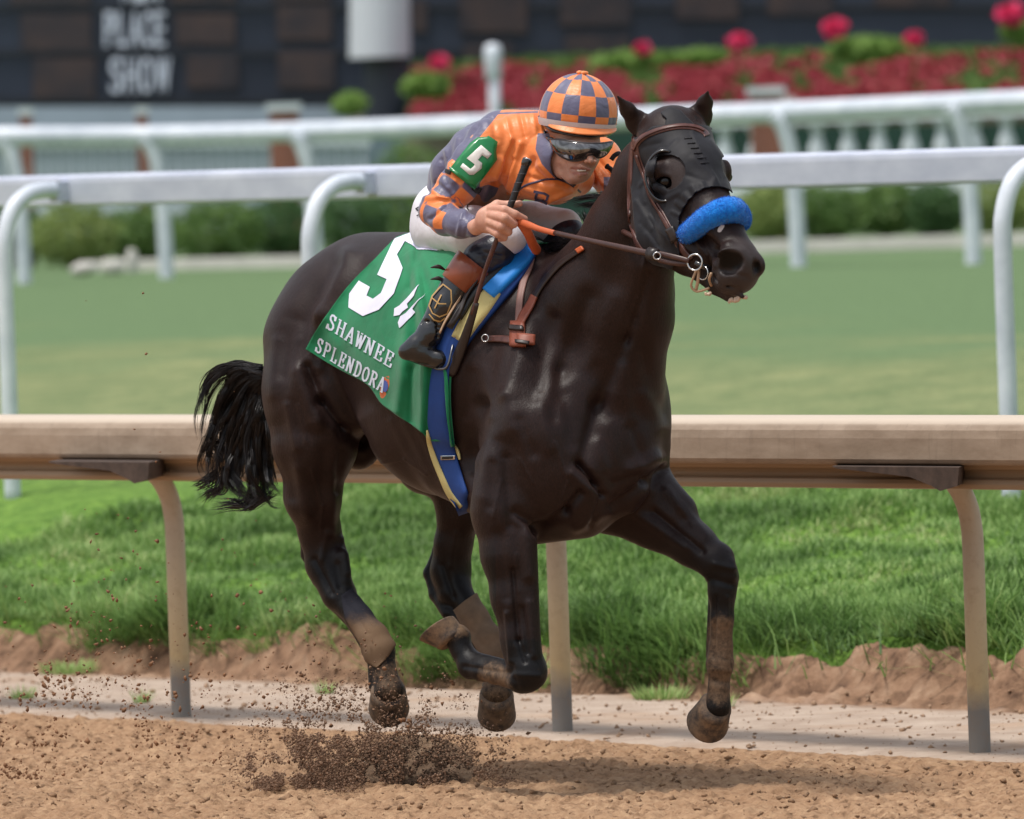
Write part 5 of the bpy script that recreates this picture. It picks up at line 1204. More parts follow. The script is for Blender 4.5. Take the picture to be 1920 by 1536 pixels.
TAIL = [[(492, 705, .50, 6), (458, 706, .56, 9), (425, 748, .60, 12), (406, 810, .62, 14), (396, 860, .62, 14), (392, 905, .60, 12)],
        [(494, 715, .50, 8), (470, 733, .56, 10), (440, 790, .58, 13), (424, 850, .60, 15), (418, 905, .60, 12), (440, 940, .58, 12)],
        [(495, 730, .50, 8), (482, 765, .54, 12), (466, 830, .57, 15), (450, 885, .58, 14), (462, 928, .57, 13), (520, 944, .54, 10)],
        [(495, 740, .49, 9), (490, 790, .52, 12), (488, 850, .54, 14), (486, 900, .55, 13), (500, 930, .54, 12), (538, 938, .52, 8)],
        [(498, 760, .48, 8), (503, 820, .50, 10), (508, 870, .52, 10), (516, 908, .52, 10), (536, 930, .51, 8)],
        [(492, 700, .50, 5), (446, 690, .56, 8), (410, 736, .60, 14), (392, 800, .62, 14), (386, 850, .62, 10)]]
def locks(base, n, seed, tight):
    r = np.random.default_rng(seed); out = []
    for k in range(n):
        a = base[r.integers(len(base))]; b = base[r.integers(len(base))]; m = min(len(a), len(b)); f_ = r.random() * .5; off = r.normal(size=2); fam = []
        for i in range(m):
            off = .8 * off + .45 * r.normal(size=2); sp = a[i][3] * 1.15 * (i + .6) / m * 1.5; fam.append((a[i][0] * (1 - f_) + b[i][0] * f_ + off[0] * sp, a[i][1] * (1 - f_) + b[i][1] * f_ + off[1] * sp * .7, a[i][2] + r.normal() * .03, tight * (1.3 - .5 * i / m)))
        out.append(fam)
    return out
ta = strands('tail', locks(TAIL, 90, 21, 2.8), 2600, 3, .00075, HAIR, horse)
strands('tail_wisps', [[(490, 688, .50, 3), (446, 681, .56, 4), (405, 700, .60, 5), (384, 738, .62, 6), (380, 790, .62, 8)], [(490, 690, .50, 3), (450, 683, .55, 3), (412, 690, .60, 5), (385, 720, .62, 5), (380, 760, .62, 6)], [(430, 880, .60, 16), (415, 915, .62, 10), (395, 925, .62, 8), (378, 945, .64, 12)], [(480, 920, .58, 14), (460, 945, .58, 8), (430, 945, .58, 8), (385, 950, .60, 14)], [(500, 925, .55, 12), (475, 948, .55, 6), (450, 960, .55, 8)], [(420, 850, .62, 12), (398, 830, .62, 10), (388, 845, .62, 8), (375, 880, .64, 8)], [(405, 890, .62, 8), (385, 905, .62, 8), (365, 915, .64, 10)], [(490, 695, .5, 3), (440, 690, .58, 6), (405, 705, .6, 6), (388, 740, .62, 6)]], 420, 8, .0015, HAIR, ta)
mn = strands('mane', [[(1190, 300, -.66, 4), (1172, 312, -.64, 5), (1158, 345, -.62, 5), (1150, 372, -.6, 5)], [(1168, 345, -.62, 4), (1150, 362, -.58, 5), (1132, 392, -.55, 6), (1122, 420, -.52, 6)], [(1145, 385, -.58, 5), (1128, 405, -.54, 6), (1108, 440, -.5, 8), (1098, 462, -.48, 8)],
                     [(1120, 430, -.52, 6), (1095, 440, -.47, 8), (1068, 452, -.42, 9), (1040, 466, -.36, 8)], [(1100, 455, -.46, 6), (1075, 452, -.42, 9), (1050, 470, -.36, 9), (1020, 480, -.28, 8)], [(1080, 470, -.42, 6), (1060, 455, -.38, 8), (1030, 462, -.3, 8), (1005, 478, -.25, 6)]], 700, 5, .0011, HAIR, horse)
strands('mane_wisps', [[(1150, 375, -.58, 4), (1128, 368, -.54, 5), (1090, 372, -.50, 5), (1050, 384, -.46, 6)], [(1148, 385, -.58, 4), (1130, 382, -.54, 5), (1100, 384, -.50, 5), (1062, 388, -.46, 5)]], 70, 6, .0011, HAIR, mn)
strands('mane_wisps', [[(1118, 440, -.52, 4), (1108, 425, -.52, 5), (1098, 405, -.52, 6), (1092, 392, -.52, 6)]], 34, 7, .0011, HAIR, mn)
strands('mane_wisps', [[(1208, 262, -.72, 3), (1190, 290, -.70, 4), (1184, 315, -.68, 5)]], 30, 8, .0011, HAIR, mn)
# ================================================================== the jockey
fx = norm(RT * .90 + FW * .40 - UP * .10); fu = norm(UP * 1.0 + RT * .16 + FW * .12); fu = norm(fu - fx * (fu @ fx)); fn = np.cross(fu, fx); fn = fn if fn @ FW < 0 else -fn
def FH(x, y, w): return H(x, y, w)
SH = (908, 272, -.36); EL = (812, 398, -.36); WR_ = (893, 426, -.54)
def body_field():
    lo = np.minimum.reduce([H(735, 700, -.75), H(1190, 120, -.75), H(735, 700, .35)]) - .03; hi = np.maximum.reduce([H(735, 120, .35), H(1190, 120, .35), H(1190, 700, .35)]) + .03
    f = Field(lo, hi, .0027)
    c = lambda a, b, k=.01, side=None, ff=1.0: f.cone(H(*a[:3]), RM(a[3]), H(*b[:3]), RM(b[3]), k, side, ff)
    def ch(pts, k=.01, side=None, ff=1.0):
        for a, b in zip(pts[:-1], pts[1:]): c(a, b, k, side, ff)
    E = lambda x, y, w, r, k=.01, sub=False, ax=(fx, fu, fn): f.ell(H(x, y, w), [q / PXM for q in r], ax, k, sub)
    # head
    E(1078, 228, -.40, (50, 56, 60)); E(1085, 282, -.44, (41, 50, 46), .02); E(1084, 318, -.465, (25, 26, 28), .02)
    E(1080, 334, -.487, (13, 9, 11), .01)                              # chin
    ch([(1042, 296, -.41, 12), (1054, 322, -.44, 9), (1072, 336, -.475, 8)], .02)   # jaw line
    E(1060, 302, -.462, (14, 9, 10), .014); E(1112, 302, -.492, (9, 8, 9), .014)      # cheekbones
    ch([(1100, 272, -.505, 5), (1104, 288, -.522, 5.5), (1107, 301, -.537, 6)], .008)
    E(1100, 303, -.518, (5, 4, 5), .004); E(1115, 303, -.518, (4.5, 4, 5), .004)
    f.ell(H(1102, 307, -.531), [2 / PXM] * 3, None, .003, True); f.ell(H(1113, 307, -.529), [1.6 / PXM] * 3, None, .003, True)
    ch([(1072, 313, -.490, 3), (1090, 313, -.510, 4), (1106, 318, -.508, 3)], .006)       # upper lip
    ch([(1074, 325, -.490, 3), (1088, 327, -.506, 4), (1100, 326, -.504, 3)], .006)       # lower lip
    f.cone(H(1072, 317, -.500), RM(1.8), H(1086, 321, -.520), RM(2.4), .003, sub=True); f.cone(H(1086, 321, -.520), RM(2.4), H(1103, 320, -.520), RM(1.8), .003, sub=True)
    f.cone(H(1062, 306, -.492), RM(1.2), H(1066, 322, -.495), RM(1.0), .006, sub=True)    # fold by the mouth
    E(1023, 270, -.385, (5, 16, 11), .006); E(1022, 270, -.397, (3, 9, 6), .004, True)
    ch([(1058, 300, -.40, 36), (1022, 300, -.32, 38), (985, 290, -.26, 44)], .02)
    # torso, hips, legs
    ch([(1000, 285, -.26, 64), (940, 315, -.13, 66), (870, 380, .03, 62)], .03, LAT, 1.15)
    c((908, 275, -.34, 34), (1092, 282, -.12, 34), .03); c((830, 405, .0, 46), (905, 405, .12, 46), .03)
    ch([(826, 418, -.01, 46), (890, 440, -.24, 38), (948, 450, -.40, 27)], .02); ch([(905, 415, .11, 44), (1000, 425, -.02, 36), (1062, 428, -.13, 26)], .02)
    ch([(946, 455, -.40, 26), (880, 535, -.35, 25), (815, 620, -.30, 14)], .015); ch([(1062, 432, -.13, 26), (1010, 520, .02, 24), (960, 600, .06, 14)], .015)
    ch([(812, 630, -.30, 14), (790, 655, -.31, 14), (822, 668, -.34, 12)], .01); ch([(960, 600, .06, 14), (975, 640, .0, 12)], .01)
    # arms
    ch([(908, 280, -.36, 31), (858, 345, -.36, 26), (815, 396, -.36, 20)], .015); ch([(815, 398, -.36, 20), (842, 412, -.42, 21), (893, 426, -.54, 13.5)], .012)
    ch([(1096, 290, -.12, 28), (1150, 350, -.22, 20), (1165, 400, -.38, 16), (1150, 420, -.50, 12)], .015)
    # near hand
    f.ell(H(914, 413, -.568), [22 / PXM, 25 / PXM, 13 / PXM], (norm(RT * 1 + UP * .3 - FW * .15), norm(UP * 1 - RT * .3), FW), .014)
    ch([(893, 426, -.54, 13.5), (908, 418, -.56, 15)], .012)
    fing = [[(922, 392, -.578, 9.5), (946, 394, -.612, 8.6), (966, 402, -.612, 7.6), (984, 411, -.595, 6.4)],
            [(921, 403, -.585, 9.5), (945, 409, -.628, 8.8), (963, 420, -.610, 7.8), (955, 426, -.588, 6.5)],
            [(919, 416, -.585, 9.0), (940, 425, -.622, 8.4), (953, 435, -.602, 7.4), (943, 438, -.582, 6.4)],
            [(916, 428, -.575, 8.2), (933, 439, -.608, 7.4), (945, 446, -.592, 6.5), (936, 448, -.574, 5.8)]]
    for g in fing: ch(g, .0035)
    ch([(908, 400, -.555, 11), (932, 385, -.565, 9.5), (955, 385, -.565, 8), (974, 382, -.575, 6.6)], .006)
    # far hand, closed round the far rein behind the neck
    f.ell(H(1140, 432, -.55), [18 / PXM, 22 / PXM, 13 / PXM], None, .012)
    for q in range(4): ch([(1150, 420 + 9 * q, -.555, 8.5), (1168, 424 + 9 * q, -.585, 8), (1160, 428 + 9 * q, -.61, 7)], .0035)
    ch([(1138, 418, -.56, 9), (1152, 408, -.585, 8), (1166, 412, -.60, 7)], .005)
    V, F = f.mesh(1); return V, F
JV, JF = body_field()
t = NT('skin'); lp = t.attr('lip'); c = t.ramp(t.noise(26, 4, .6), [(.3, srgb(188, 134, 114)), (.7, srgb(214, 164, 142))]); c = t.mix(lp, c, srgb(160, 84, 76))
c = t.mix(t.math('MULTIPLY', t.attr('stub'), t.math('ADD', .25, t.math('MULTIPLY', t.noise(300, 2), .3))), c, srgb(120, 92, 82))
t.set(color=c, rough=.5, spec=.4, sub=.12); t.b.inputs['Subsurface Radius'].default_value = (.01, .004, .002); t.bump(t.noise(140, 4), .25, .0012); SKIN = t.m
jockey = mesh_obj('person', JV, JF, SKIN); tag(jockey, 'crouching rider in orange and slate checked silks and white breeches, mounted on the dark horse', 'person')
jp = np.array([proj(v) for v in JV]); front = jp[:, 2] < D0 - .48
lipd = np.minimum(seg(jp[:, 0], jp[:, 1], (1074, 315), (1104, 319)), seg(jp[:, 0], jp[:, 1], (1076, 325), (1099, 326)))
add_attr(jockey, 'lip', (1 - sstep_(1.5, 4.5, lipd)) * .6 * front); add_attr(jockey, 'stub', sstep_(300, 318, jp[:, 1]) * (jp[:, 0] > 1030) * (jp[:, 0] < 1130) * (jp[:, 1] < 350) * .8)
JB = bvh_of(JV, JF)
mesh_obj('teeth', *tube([H(1076, 318, -.496), H(1086, 320.5, -.512), H(1099, 320, -.512)], [RM(1.2), RM(2.0), RM(1.2)], 8), simple('teeth', srgb(214, 200, 184), .3), jockey)
# eyes behind the goggles
m = MB(); m.add(uvs(H(1070, 283, -.487), RM(7), 12, 8)); mesh_obj('eye', *uvs(H(1068, 283, -.480), RM(7), 12, 8), EYE, jockey); mesh_obj('eye', *uvs(H(1118, 286, -.497), RM(6.5), 12, 8), EYE, jockey)

ORANGE, SLATE_ = srgb(232, 128, 62), srgb(92, 90, 116)
def silk(name, build):
    t = NT(name); c = build(t); t.set(color=c, rough=.42, spec=.45, sheen=.25)
    nb = t.n('Bump'); nb.inputs['Strength'].default_value = .30; nb.inputs['Distance'].default_value = .012; t.L(t.noise(16, 3, .5, t.coord((1, 1, 1)), 1.4), nb.inputs['Height']); t.bump(t.noise(1200, 1), .1, .0004, nb.outputs[0]); return t.m
def jacket():
    lo = np.minimum.reduce([H(770, 480, -.75), H(1190, 180, -.75), H(770, 480, .3)]) - .02; hi = np.maximum.reduce([H(770, 180, .3), H(1190, 180, .3)]) + .02
    f = Field(lo, hi, .0035)
    c = lambda a, b, k=.02, side=None, ff=1.0: f.cone(H(*a[:3]), RM(a[3]), H(*b[:3]), RM(b[3]), k, side, ff)
    def ch(pts, k=.02, side=None, ff=1.0):
        for a, b in zip(pts[:-1], pts[1:]): c(a, b, k, side, ff)
    ch([(1002, 280, -.27, 66), (940, 306, -.13, 74), (880, 345, -.01, 66), (852, 362, .05, 50)], .03, LAT, 1.12)
    ch([(1000, 320, -.30, 58), (1040, 345, -.36, 38)], .03, LAT, 1.2)
    c((1040, 330, -.33, 44), (1080, 335, -.26, 34), .03)
    c((985, 262, -.30, 54), (1050, 262, -.28, 46), .03)
    ch([(1040, 292, -.36, 40), (1020, 285, -.32, 46)], .02)                      # collar
    ch([(918, 268, -.33, 46), (892, 305, -.36, 38), (858, 348, -.37, 34), (815, 396, -.37, 26)], .03)
    ch([(813, 396, -.37, 27), (836, 412, -.42, 28), (864, 421, -.475, 24), (886, 425, -.52, 20)], .02)
    c((1086, 285, -.14, 44), (1122, 300, -.16, 42), .03); ch([(1122, 303, -.16, 43), (1150, 345, -.22, 30), (1166, 395, -.36, 24)], .02)
    # cloth folds
    rr = np.random.default_rng(2)
    def fold(a, b, r0, r1, k=.012): f.cone(H(*a), RM(r0), H(*b), RM(r1), k)
    def cut(a, b, r0, k=.014): f.cone(H(*a), RM(r0), H(*b), RM(r0 * .6), k, sub=True)
    ch([(945, 268, -.20, 54), (905, 292, -.12, 55), (862, 330, -.04, 52)], .04); ch([(885, 285, -.24, 46), (848, 322, -.20, 36), (838, 352, -.20, 26)], .04); ch([(935, 245, -.24, 36), (1000, 245, -.22, 36)], .03)
    f.cone(H(1046, 296, -.405), RM(42), H(1026, 290, -.36), RM(43), .008)
    f.cone(H(890, 426, -.53), RM(14.5), H(925, 430, -.6), RM(14.5), .004, sub=True)    # cuff opening
    f.cone(H(1058, 298, -.40), RM(37), H(1075, 305, -.45), RM(42), .006, sub=True)      # neck opening
    V, F = f.mesh(2); return wrinkle(V, F, [((958, 262), (925, 330), 7, .007), ((975, 270), (948, 350), 6, .006), ((935, 300), (910, 372), 6, .007), ((948, 335), (932, 385), 5, -.006), ((962, 300), (935, 380), 4, -.006), ((985, 300), (968, 370), 6, .005),
        ((800, 350), (830, 372), 5, .005), ((792, 372), (838, 372), 5, .006), ((838, 385), (806, 410), 4, -.006), ((820, 345), (862, 380), 5, -.005), ((850, 365), (872, 398), 5, .005), ((866, 402), (858, 440), 3.5, .004), ((878, 405), (872, 442), 3.5, -.003), ((888, 405), (884, 442), 3, .003),
        ((838, 285), (852, 340), 6, .006), ((828, 300), (838, 345), 5, -.005), ((860, 262), (848, 320), 6, .005), ((895, 235), (870, 268), 6, -.005), ((948, 215), (958, 262), 6, .005), ((975, 212), (985, 255), 5, -.005), ((925, 222), (930, 262), 6, -.005), ((1000, 215), (1004, 250), 5, .004),
        ((970, 345), (1030, 372), 5, .006), ((985, 330), (1060, 350), 5, -.005), ((1010, 385), (1070, 360), 5, .006), ((1000, 300), (985, 345), 6, -.005), ((1012, 310), (1040, 345), 5, .004), ((960, 395), (1020, 398), 5, -.006), ((1080, 350), (1095, 320), 4, .004), ((1105, 300), (1130, 345), 5, .006), ((1118, 295), (1150, 335), 4, -.005), ((1138, 350), (1160, 375), 4, .004)], 99, 1.35)
SV, SF = jacket()
def silkcol(t):
    chk, back, slv = t.attr('check'), t.attr('back'), t.attr('sleeve')
    c = t.mix(t.step(back, 0, .5), ORANGE, SLATE_); c = t.mix(t.step(slv, 0, .5), c, t.mix(t.step(chk, 0, .03), ORANGE, SLATE_)); return t.mix(t.step(t.attr('cuff'), 0, .5), c, SLATE_)
def silkcol2(t):
    a, b = t.attr('arm_len'), t.attr('arm_ang'); k = t.math('MULTIPLY', t.math('SINE', t.math('MULTIPLY', a, math.pi / .058)), t.math('SINE', t.math('MULTIPLY', b, 2.5)))
    sl = t.mix(t.step(k, 0, .06), ORANGE, SLATE_); c = t.mix(t.step(t.attr('back'), 0, .6), ORANGE, SLATE_)
    c = t.mix(t.step(t.attr('sleeve'), 0, .6), c, sl); return t.mix(t.step(t.attr('cuff'), 0, .6), c, SLATE_)
SILK = silk('silks', silkcol2)
jk = mesh_obj('silks_jacket', SV, SF, SILK, jockey)
def jacket_attrs(o, V):
    q = np.array([proj(v) for v in V]); x, y, d = q.T; w_ = d - D0
    arm = [H(892, 300, -.36), H(813, 397, -.37), H(893, 427, -.54)]; L0 = np.linalg.norm(arm[1] - arm[0])
    best = np.full(len(V), 9.0); al = np.zeros(len(V)); aa = np.zeros(len(V)); acc = 0
    for a, b in zip(arm[:-1], arm[1:]):
        u = b - a; L_ = np.linalg.norm(u); u /= L_; r_ = V - a; t_ = np.clip(r_ @ u, -.08 if acc == 0 else 0, L_); pp = r_ - t_[:, None] * u; dd = np.linalg.norm(pp, axis=1)
        e1 = norm(-FW - u * (-FW @ u)); e2 = np.cross(u, e1); an = np.arctan2(pp @ e2, pp @ e1); m = dd < best; best = np.where(m, dd, best); al = np.where(m, acc + t_, al); aa = np.where(m, an, aa); acc += L_
    farr = (x > 1125)
    al = np.where(farr, (y - 300) / PXM, al); aa = np.where(farr, (x - 1150) / 12, aa)
    add_attr(o, 'arm_len', al + .022); add_attr(o, 'arm_ang', aa + .25)
    onarm = (best < .075)
    lin = (al - .045) * 620                                         # sleeve checks begin below the armband
    add_attr(o, 'sleeve', np.where(onarm & (x < 900), lin, np.where(farr, y - 332, -20)))
    cf = (al - (L0 + .105)) * 620; add_attr(o, 'cuff', np.where(onarm & (x < 915) & (x > 815), cf, -20))
    # slate back panel: left of a line from the nape to the elbow, and a piece under the arm
    ln = ((840 - 933) * (y - 216) - (330 - 216) * (x - 933)) / 147.0
    under = poly_sd(x, y, [(898, 352), (915, 346), (950, 358), (940, 372), (958, 386), (930, 392), (890, 386), (880, 372)])[0]
    pipe = 1.6 - seg(x, y, (905, 214), (1008, 210)); col = poly_sd(x, y, [(1008, 250), (1030, 250), (1040, 300), (1066, 325), (1068, 346), (1040, 334), (1016, 308), (1004, 280)])[0]
    hem = 1.3 - seg(x, y, (970, 283), (948, 288)); add_attr(o, 'back', np.maximum.reduce([ln, under, pipe, np.where(w_ < -.3, col, -9)]))
jacket_attrs(jk, SV)
SB = bvh_of(SV, SF)
# chest emblem: an arc and a slanted letter
EMB = simple('emblem_slate', srgb(62, 54, 78), .55, .08, 20)
m = MB(); m.add(ribbon([(974, 354), (990, 346), (1005, 342), (1020, 337), (1036, 335), (1052, 338), (1070, 346), (1088, 360)], 3.6, [SB], .003, .002, 4, 2)); m.build('emblem_arc', EMB, jk)
m = MB(); o_ = np.array([991., 386.]); ax_ = np.array([38., 7.]); ay_ = np.array([9., -27.])
for st in GLY['B']: stroke_on(m, [o_ + ax_ * x + ay_ * y for x, y in st], 4.6, [SB], .004)
m.build('emblem_letter', EMB, jk, False)
# breeches
def breeches():
    lo = np.minimum.reduce([H(740, 510, -.6), H(1130, 320, -.6)]) - .03; hi = np.maximum.reduce([H(740, 320, .35), H(1130, 320, .35)]) + .03
    f = Field(lo, hi, .004)
    c = lambda a, b, k=.03, side=None, ff=1.0: f.cone(H(*a[:3]), RM(a[3]), H(*b[:3]), RM(b[3]), k, side, ff)
    c((838, 402, .0, 58), (905, 400, .12, 56)); c((825, 425, -.01, 52), (850, 370, .02, 50)); c((820, 395, -.02, 44), (820, 430, .0, 48))
    c((835, 428, -.05, 54), (890, 436, -.24, 46)); c((890, 436, -.24, 46), (954, 442, -.40, 36)); c((905, 415, .11, 50), (1000, 424, -.02, 42)); c((1000, 424, -.02, 42), (1058, 424, -.12, 33))
    for k in range(6): f.cone(H(838 + 13 * k, 440 + 2 * k, -.20 - .028 * k), RM(3), H(832 + 14 * k, 486 + 1 * k, -.12 - .03 * k), RM(2.2), .012, sub=True)
    for k in range(3): f.cone(H(960 + 8 * k, 408 + 2 * k, -.36), RM(2.5), H(955 + 10 * k, 440, -.43), RM(2), .01, sub=True)
    V, F = f.mesh(2); return V, F
BV2, BF2 = breeches()
t = NT('breeches_cloth'); mud_shade = t.attr('mud_shade'); t.set(color=t.mix(t.math('MULTIPLY', mud_shade, t.ramp(t.noise(14, 5, .7), [(.35, (.2,) * 3), (.65, (1,) * 3)])), t.ramp(t.noise(9, 4), [(.3, srgb(212, 210, 218)), (.7, srgb(226, 224, 230))]), srgb(120, 100, 98)), rough=.7, spec=.3)
nb = t.n('Bump'); nb.inputs['Strength'].default_value = .5; nb.inputs['Distance'].default_value = .012; t.L(t.noise(18, 3, .5, t.coord((1, 1, .35)), 1.0), nb.inputs['Height']); t.bump(t.noise(900, 1), .15, .0005, nb.outputs[0]); BRM = t.m
bo = mesh_obj('breeches', BV2, BF2, BRM, jockey); bq = np.array([proj(v) for v in BV2]); add_attr(bo, 'mud_shade', .10 * sstep_(960, 1040, bq[:, 0]) + .12 * sstep_(430, 480, bq[:, 1]))  # dirt on the cloth, with the torso's shade mixed into the tint
BB2 = bvh_of(BV2, BF2)
m = MB(); stroke_on(m, [(788, 388), (781, 392), (787, 397), (789, 402), (783, 405)], 2.2, [BB2], .003, 3); stroke_on(m, [(793, 392), (791, 404)], 2.0, [BB2], .003, 3); m.build('breeches_mark', simple('mark_black', srgb(30, 30, 34), .6), bo, False)
m = MB(); stroke_on(m, [(884, 382), (878, 385), (876, 391), (879, 395)], 2.2, [BB2, SB], .003, 3)
if m.V: m.build('breeches_mark', simple('mark_black2', srgb(30, 30, 34), .6), bo, False)
# boots
def boot(pts_top, cuff, shin, foot, far=False):
    allp = [H(*p[:3]) for p in pts_top + cuff + shin + foot]; lo = np.min(allp, 0) - .07; hi = np.max(allp, 0) + .07
    f = Field(lo, hi, .003)
    def ch(pts, k=.01):
        for a, b in zip(pts[:-1], pts[1:]): f.cone(H(*a[:3]), RM(a[3]), H(*b[:3]), RM(b[3]), k)
    ch(shin, .012); ch(foot, .016)
    rr = np.random.default_rng(3)
    for k in range(4): f.cone(H(shin[-1][0] - 18 + 4 * k, shin[-1][1] - 16 + 9 * k, shin[-1][2] - .02), RM(2.5), H(shin[-1][0] + 16, shin[-1][1] - 12 + 9 * k, shin[-1][2] - .035), RM(2.5), .008, sub=True)
    V, F = f.mesh(2); o = mesh_obj('boot', V, F, BLKB, jockey); B1 = (V, F)
    f = Field(lo, hi, .003); ch(pts_top, .02)
    for k in range(3): f.cone(H(pts_top[0][0] - 30 + 10 * k, pts_top[0][1] + 0 + 12 * k, pts_top[0][2] - .05), RM(3), H(pts_top[0][0] + 10 + 5 * k, pts_top[0][1] + 10 + 13 * k, pts_top[0][2] - .05), RM(2.5), .01, sub=True)
    V, F = f.mesh(2); mesh_obj('boot_top', V, F, NAVYB, o)
    if cuff:
        a, b = H(*cuff[0][:3]), H(*cuff[1][:3]); V, F = tube([a, a + (b - a) * .02, a + (b - a) * .5, a + (b - a) * .98, b], [RM(cuff[0][3]) * .94, RM(cuff[0][3]), RM((cuff[0][3] + cuff[1][3]) / 2), RM(cuff[1][3]), RM(cuff[1][3]) * .94], 28)
        mesh_obj('boot_cuff', V, F, BROWNB, o)
    return o, B1
BLKB = simple('boot_black', (.010, .010, .012), .2, .1, 10, .45, 16, .014, coat=.4); NAVYB = simple('boot_top_leather', srgb(30, 32, 46), .38, .2, 20, .5, 24, .012); BROWNB = simple('boot_cuff_brown', srgb(134, 66, 40), .32, .12, 14, .1, coat=.3)
b1, B1 = boot([(930, 472, -.40, 35), (905, 490, -.385, 36), (892, 505, -.38, 33)], [(892, 494, -.39, 41), (857, 538, -.39, 36)], [(862, 532, -.39, 33), (835, 575, -.40, 30), (808, 618, -.405, 23)], [(806, 628, -.41, 24), (778, 652, -.41, 20), (762, 660, -.41, 13), (790, 664, -.415, 17), (824, 674, -.42, 15), (836, 678, -.42, 10)])
BTB = bvh_of(*B1)
GOLD = simple('gold_thread', srgb(176, 140, 84), .5, .1, 30)
m = MB()
for pl in ([(832, 534), (846, 545), (846, 568), (838, 588), (824, 594), (812, 588), (806, 574), (812, 556), (824, 542), (832, 534)], [(828, 554), (816, 578)], [(812, 560), (824, 570), (836, 570)], [(806, 590), (814, 600), (826, 602), (834, 596)], [(822, 536), (806, 560), (800, 580)]):
    stroke_on(m, pl, 2.3, [BTB], .0035, 3)
m.build('boot_emblem', GOLD, b1, False)
mesh_obj('sole', *tube(spline([H(757, 668, -.41), H(785, 679, -.415), H(815, 688, -.42), H(838, 690, -.42)], 4), RM(4.5), 8, True, (FW, 1.0)), BLKP, b1)
m = MB(); m.add(tube(spline([H(806, 576, -.35), H(790, 590, -.34), H(778, 606, -.33)], 3), RM(3), 6)); 
for y0 in (500, 522):
    mesh_obj('boot_tab', *tube(spline([H(834, y0 + 6, -.39), H(822, y0, -.40), H(807, y0 + 2, -.40)], 4), [RM(1.5), RM(2.5), RM(3.2), RM(3.8), RM(4), RM(3.6), RM(2.8), RM(1.8), RM(.6)], 8, True, (FW, .4)), LEAD, b1)
boot([(1064, 440, -.135, 34), (1020, 500, -.03, 30)], [], [(1020, 500, -.03, 28), (975, 585, .05, 18)], [(968, 600, .05, 18), (985, 625, .0, 14)])
# stirrup hanging at the near side
st_ = empty('stirrup', H(828, 690, -.36), 'steel stirrup iron round the rider\'s near boot on a thin leather', 'stirrup')
mesh_obj('iron', *tube(spline([H(806, 686, -.39), H(822, 692, -.44), H(838, 688, -.46), H(846, 660, -.455), H(850, 640, -.425), H(842, 648, -.39), H(830, 670, -.37)], 5), RM(2.4), 8), simple('stirrup_metal', (.16, .16, .17), .35, .05, 10, metal=1.0), st_)
mesh_obj('leather', *tube(spline([H(848, 642, -.42), H(872, 592, -.36), H(900, 545, -.33), H(930, 505, -.30)], 5), RM(4.5), 8, True, (FW, .5)), LEAD, st_)
# helmet with checked cap
hc = H(1084, 212, -.405); HR = RM(72); hu = norm(UP * 1.0 + RT * .10 + FW * -.10); hx_ = norm(RT - hu * (RT @ hu)); hy_ = np.cross(hu, hx_); hy_ = hy_ if hy_ @ FW < 0 else -hy_
def dome(r, la0, la1, nla, lo0=0, lo1=360, nlo=84, sx=1.0, sy=1.06, sz=1.0):
    V = []; F = []
    for i in range(nla + 1):
        la = math.radians(la0 + (la1 - la0) * i / nla)
        for j in range(nlo + 1):
            lo = math.radians(lo0 + (lo1 - lo0) * j / nlo); V.append(hc + r * (math.cos(la) * (math.sin(lo) * hx_ * sx + math.cos(lo) * hy_ * sy) + math.sin(la) * hu * sz))
    for i in range(nla):
        for j in range(nlo): F.append((i * (nlo + 1) + j, i * (nlo + 1) + j + 1, (i + 1) * (nlo + 1) + j + 1, (i + 1) * (nlo + 1) + j))
    return V, F
CAPO = silk('cap_orange', lambda t: t.ramp(t.noise(8), [(.3, srgb(226, 124, 60)), (.7, srgb(238, 136, 70))])); CAPS = silk('cap_slate', lambda t: t.ramp(t.noise(8), [(.3, srgb(86, 84, 110)), (.7, srgb(98, 96, 122))]))
hel = mesh_obj('helmet', *dome(HR * .965, -34, 60, 16, sz=.98), BLKP, jockey)
V, F = dome(HR, -20.0, 90, 44, 0, 360, 112); V = np.array(V); r0 = V - hc
az_ = np.arctan2(r0 @ hx_, r0 @ hy_); la_ = (r0 @ hu) / HR
V += (r0 / np.linalg.norm(r0, axis=1)[:, None]) * ((.0022 * np.abs(np.cos(az_ * 7)) * (1 - .3 * la_) + .0016 * np.sin(az_ * 5 + 2 * la_))[:, None])
mi = []
for i in range(44):
    la = -20 + 110 * (i + .5) / 44; row = int(math.floor(la / 30.0 + 10))
    for j in range(112): mi.append((row + int(j // 8)) % 2)
cap = mesh_obj('cap_cover', V, F, [CAPO, CAPS], hel, True, mi)
bw = simple('cap_band', srgb(206, 196, 198), .6, .06, 30)
V, F = dome(HR * 1.042, -21, -10, 3, sz=1.0); mesh_obj('cap_band', V, F, bw, hel)
# peak
def peak(r0, r1, la0, la1, lo0, lo1, n=40, m_=7, th=.004, drop=.0):
    V = []; F = []
    for i in range(m_ + 1):
        for j in range(n + 1):
            lo = math.radians(lo0 + (lo1 - lo0) * j / n); e_ = math.sin(math.pi * j / n) ** .6; k = i / m_; rr = r0 + (r1 - r0) * k * e_; la = math.radians(la0 + (la1 - la0) * k)
            V.append(hc + rr * math.cos(la) * (math.sin(lo) * hx_ + math.cos(lo) * hy_ * 1.05) + hu * rr * math.sin(la) + hu * (-.010 * k * math.cos(lo * 1.4)))
    for i in range(m_):
        for j in range(n): F.append((i * (n + 1) + j, i * (n + 1) + j + 1, (i + 1) * (n + 1) + j + 1, (i + 1) * (n + 1) + j))
    return V, F
o = mesh_obj('peak', *peak(HR * .99, HR * 1.20, -17, -19, -50, 92), CAPO, hel); so = o.modifiers.new('t', 'SOLIDIFY'); so.thickness = .004
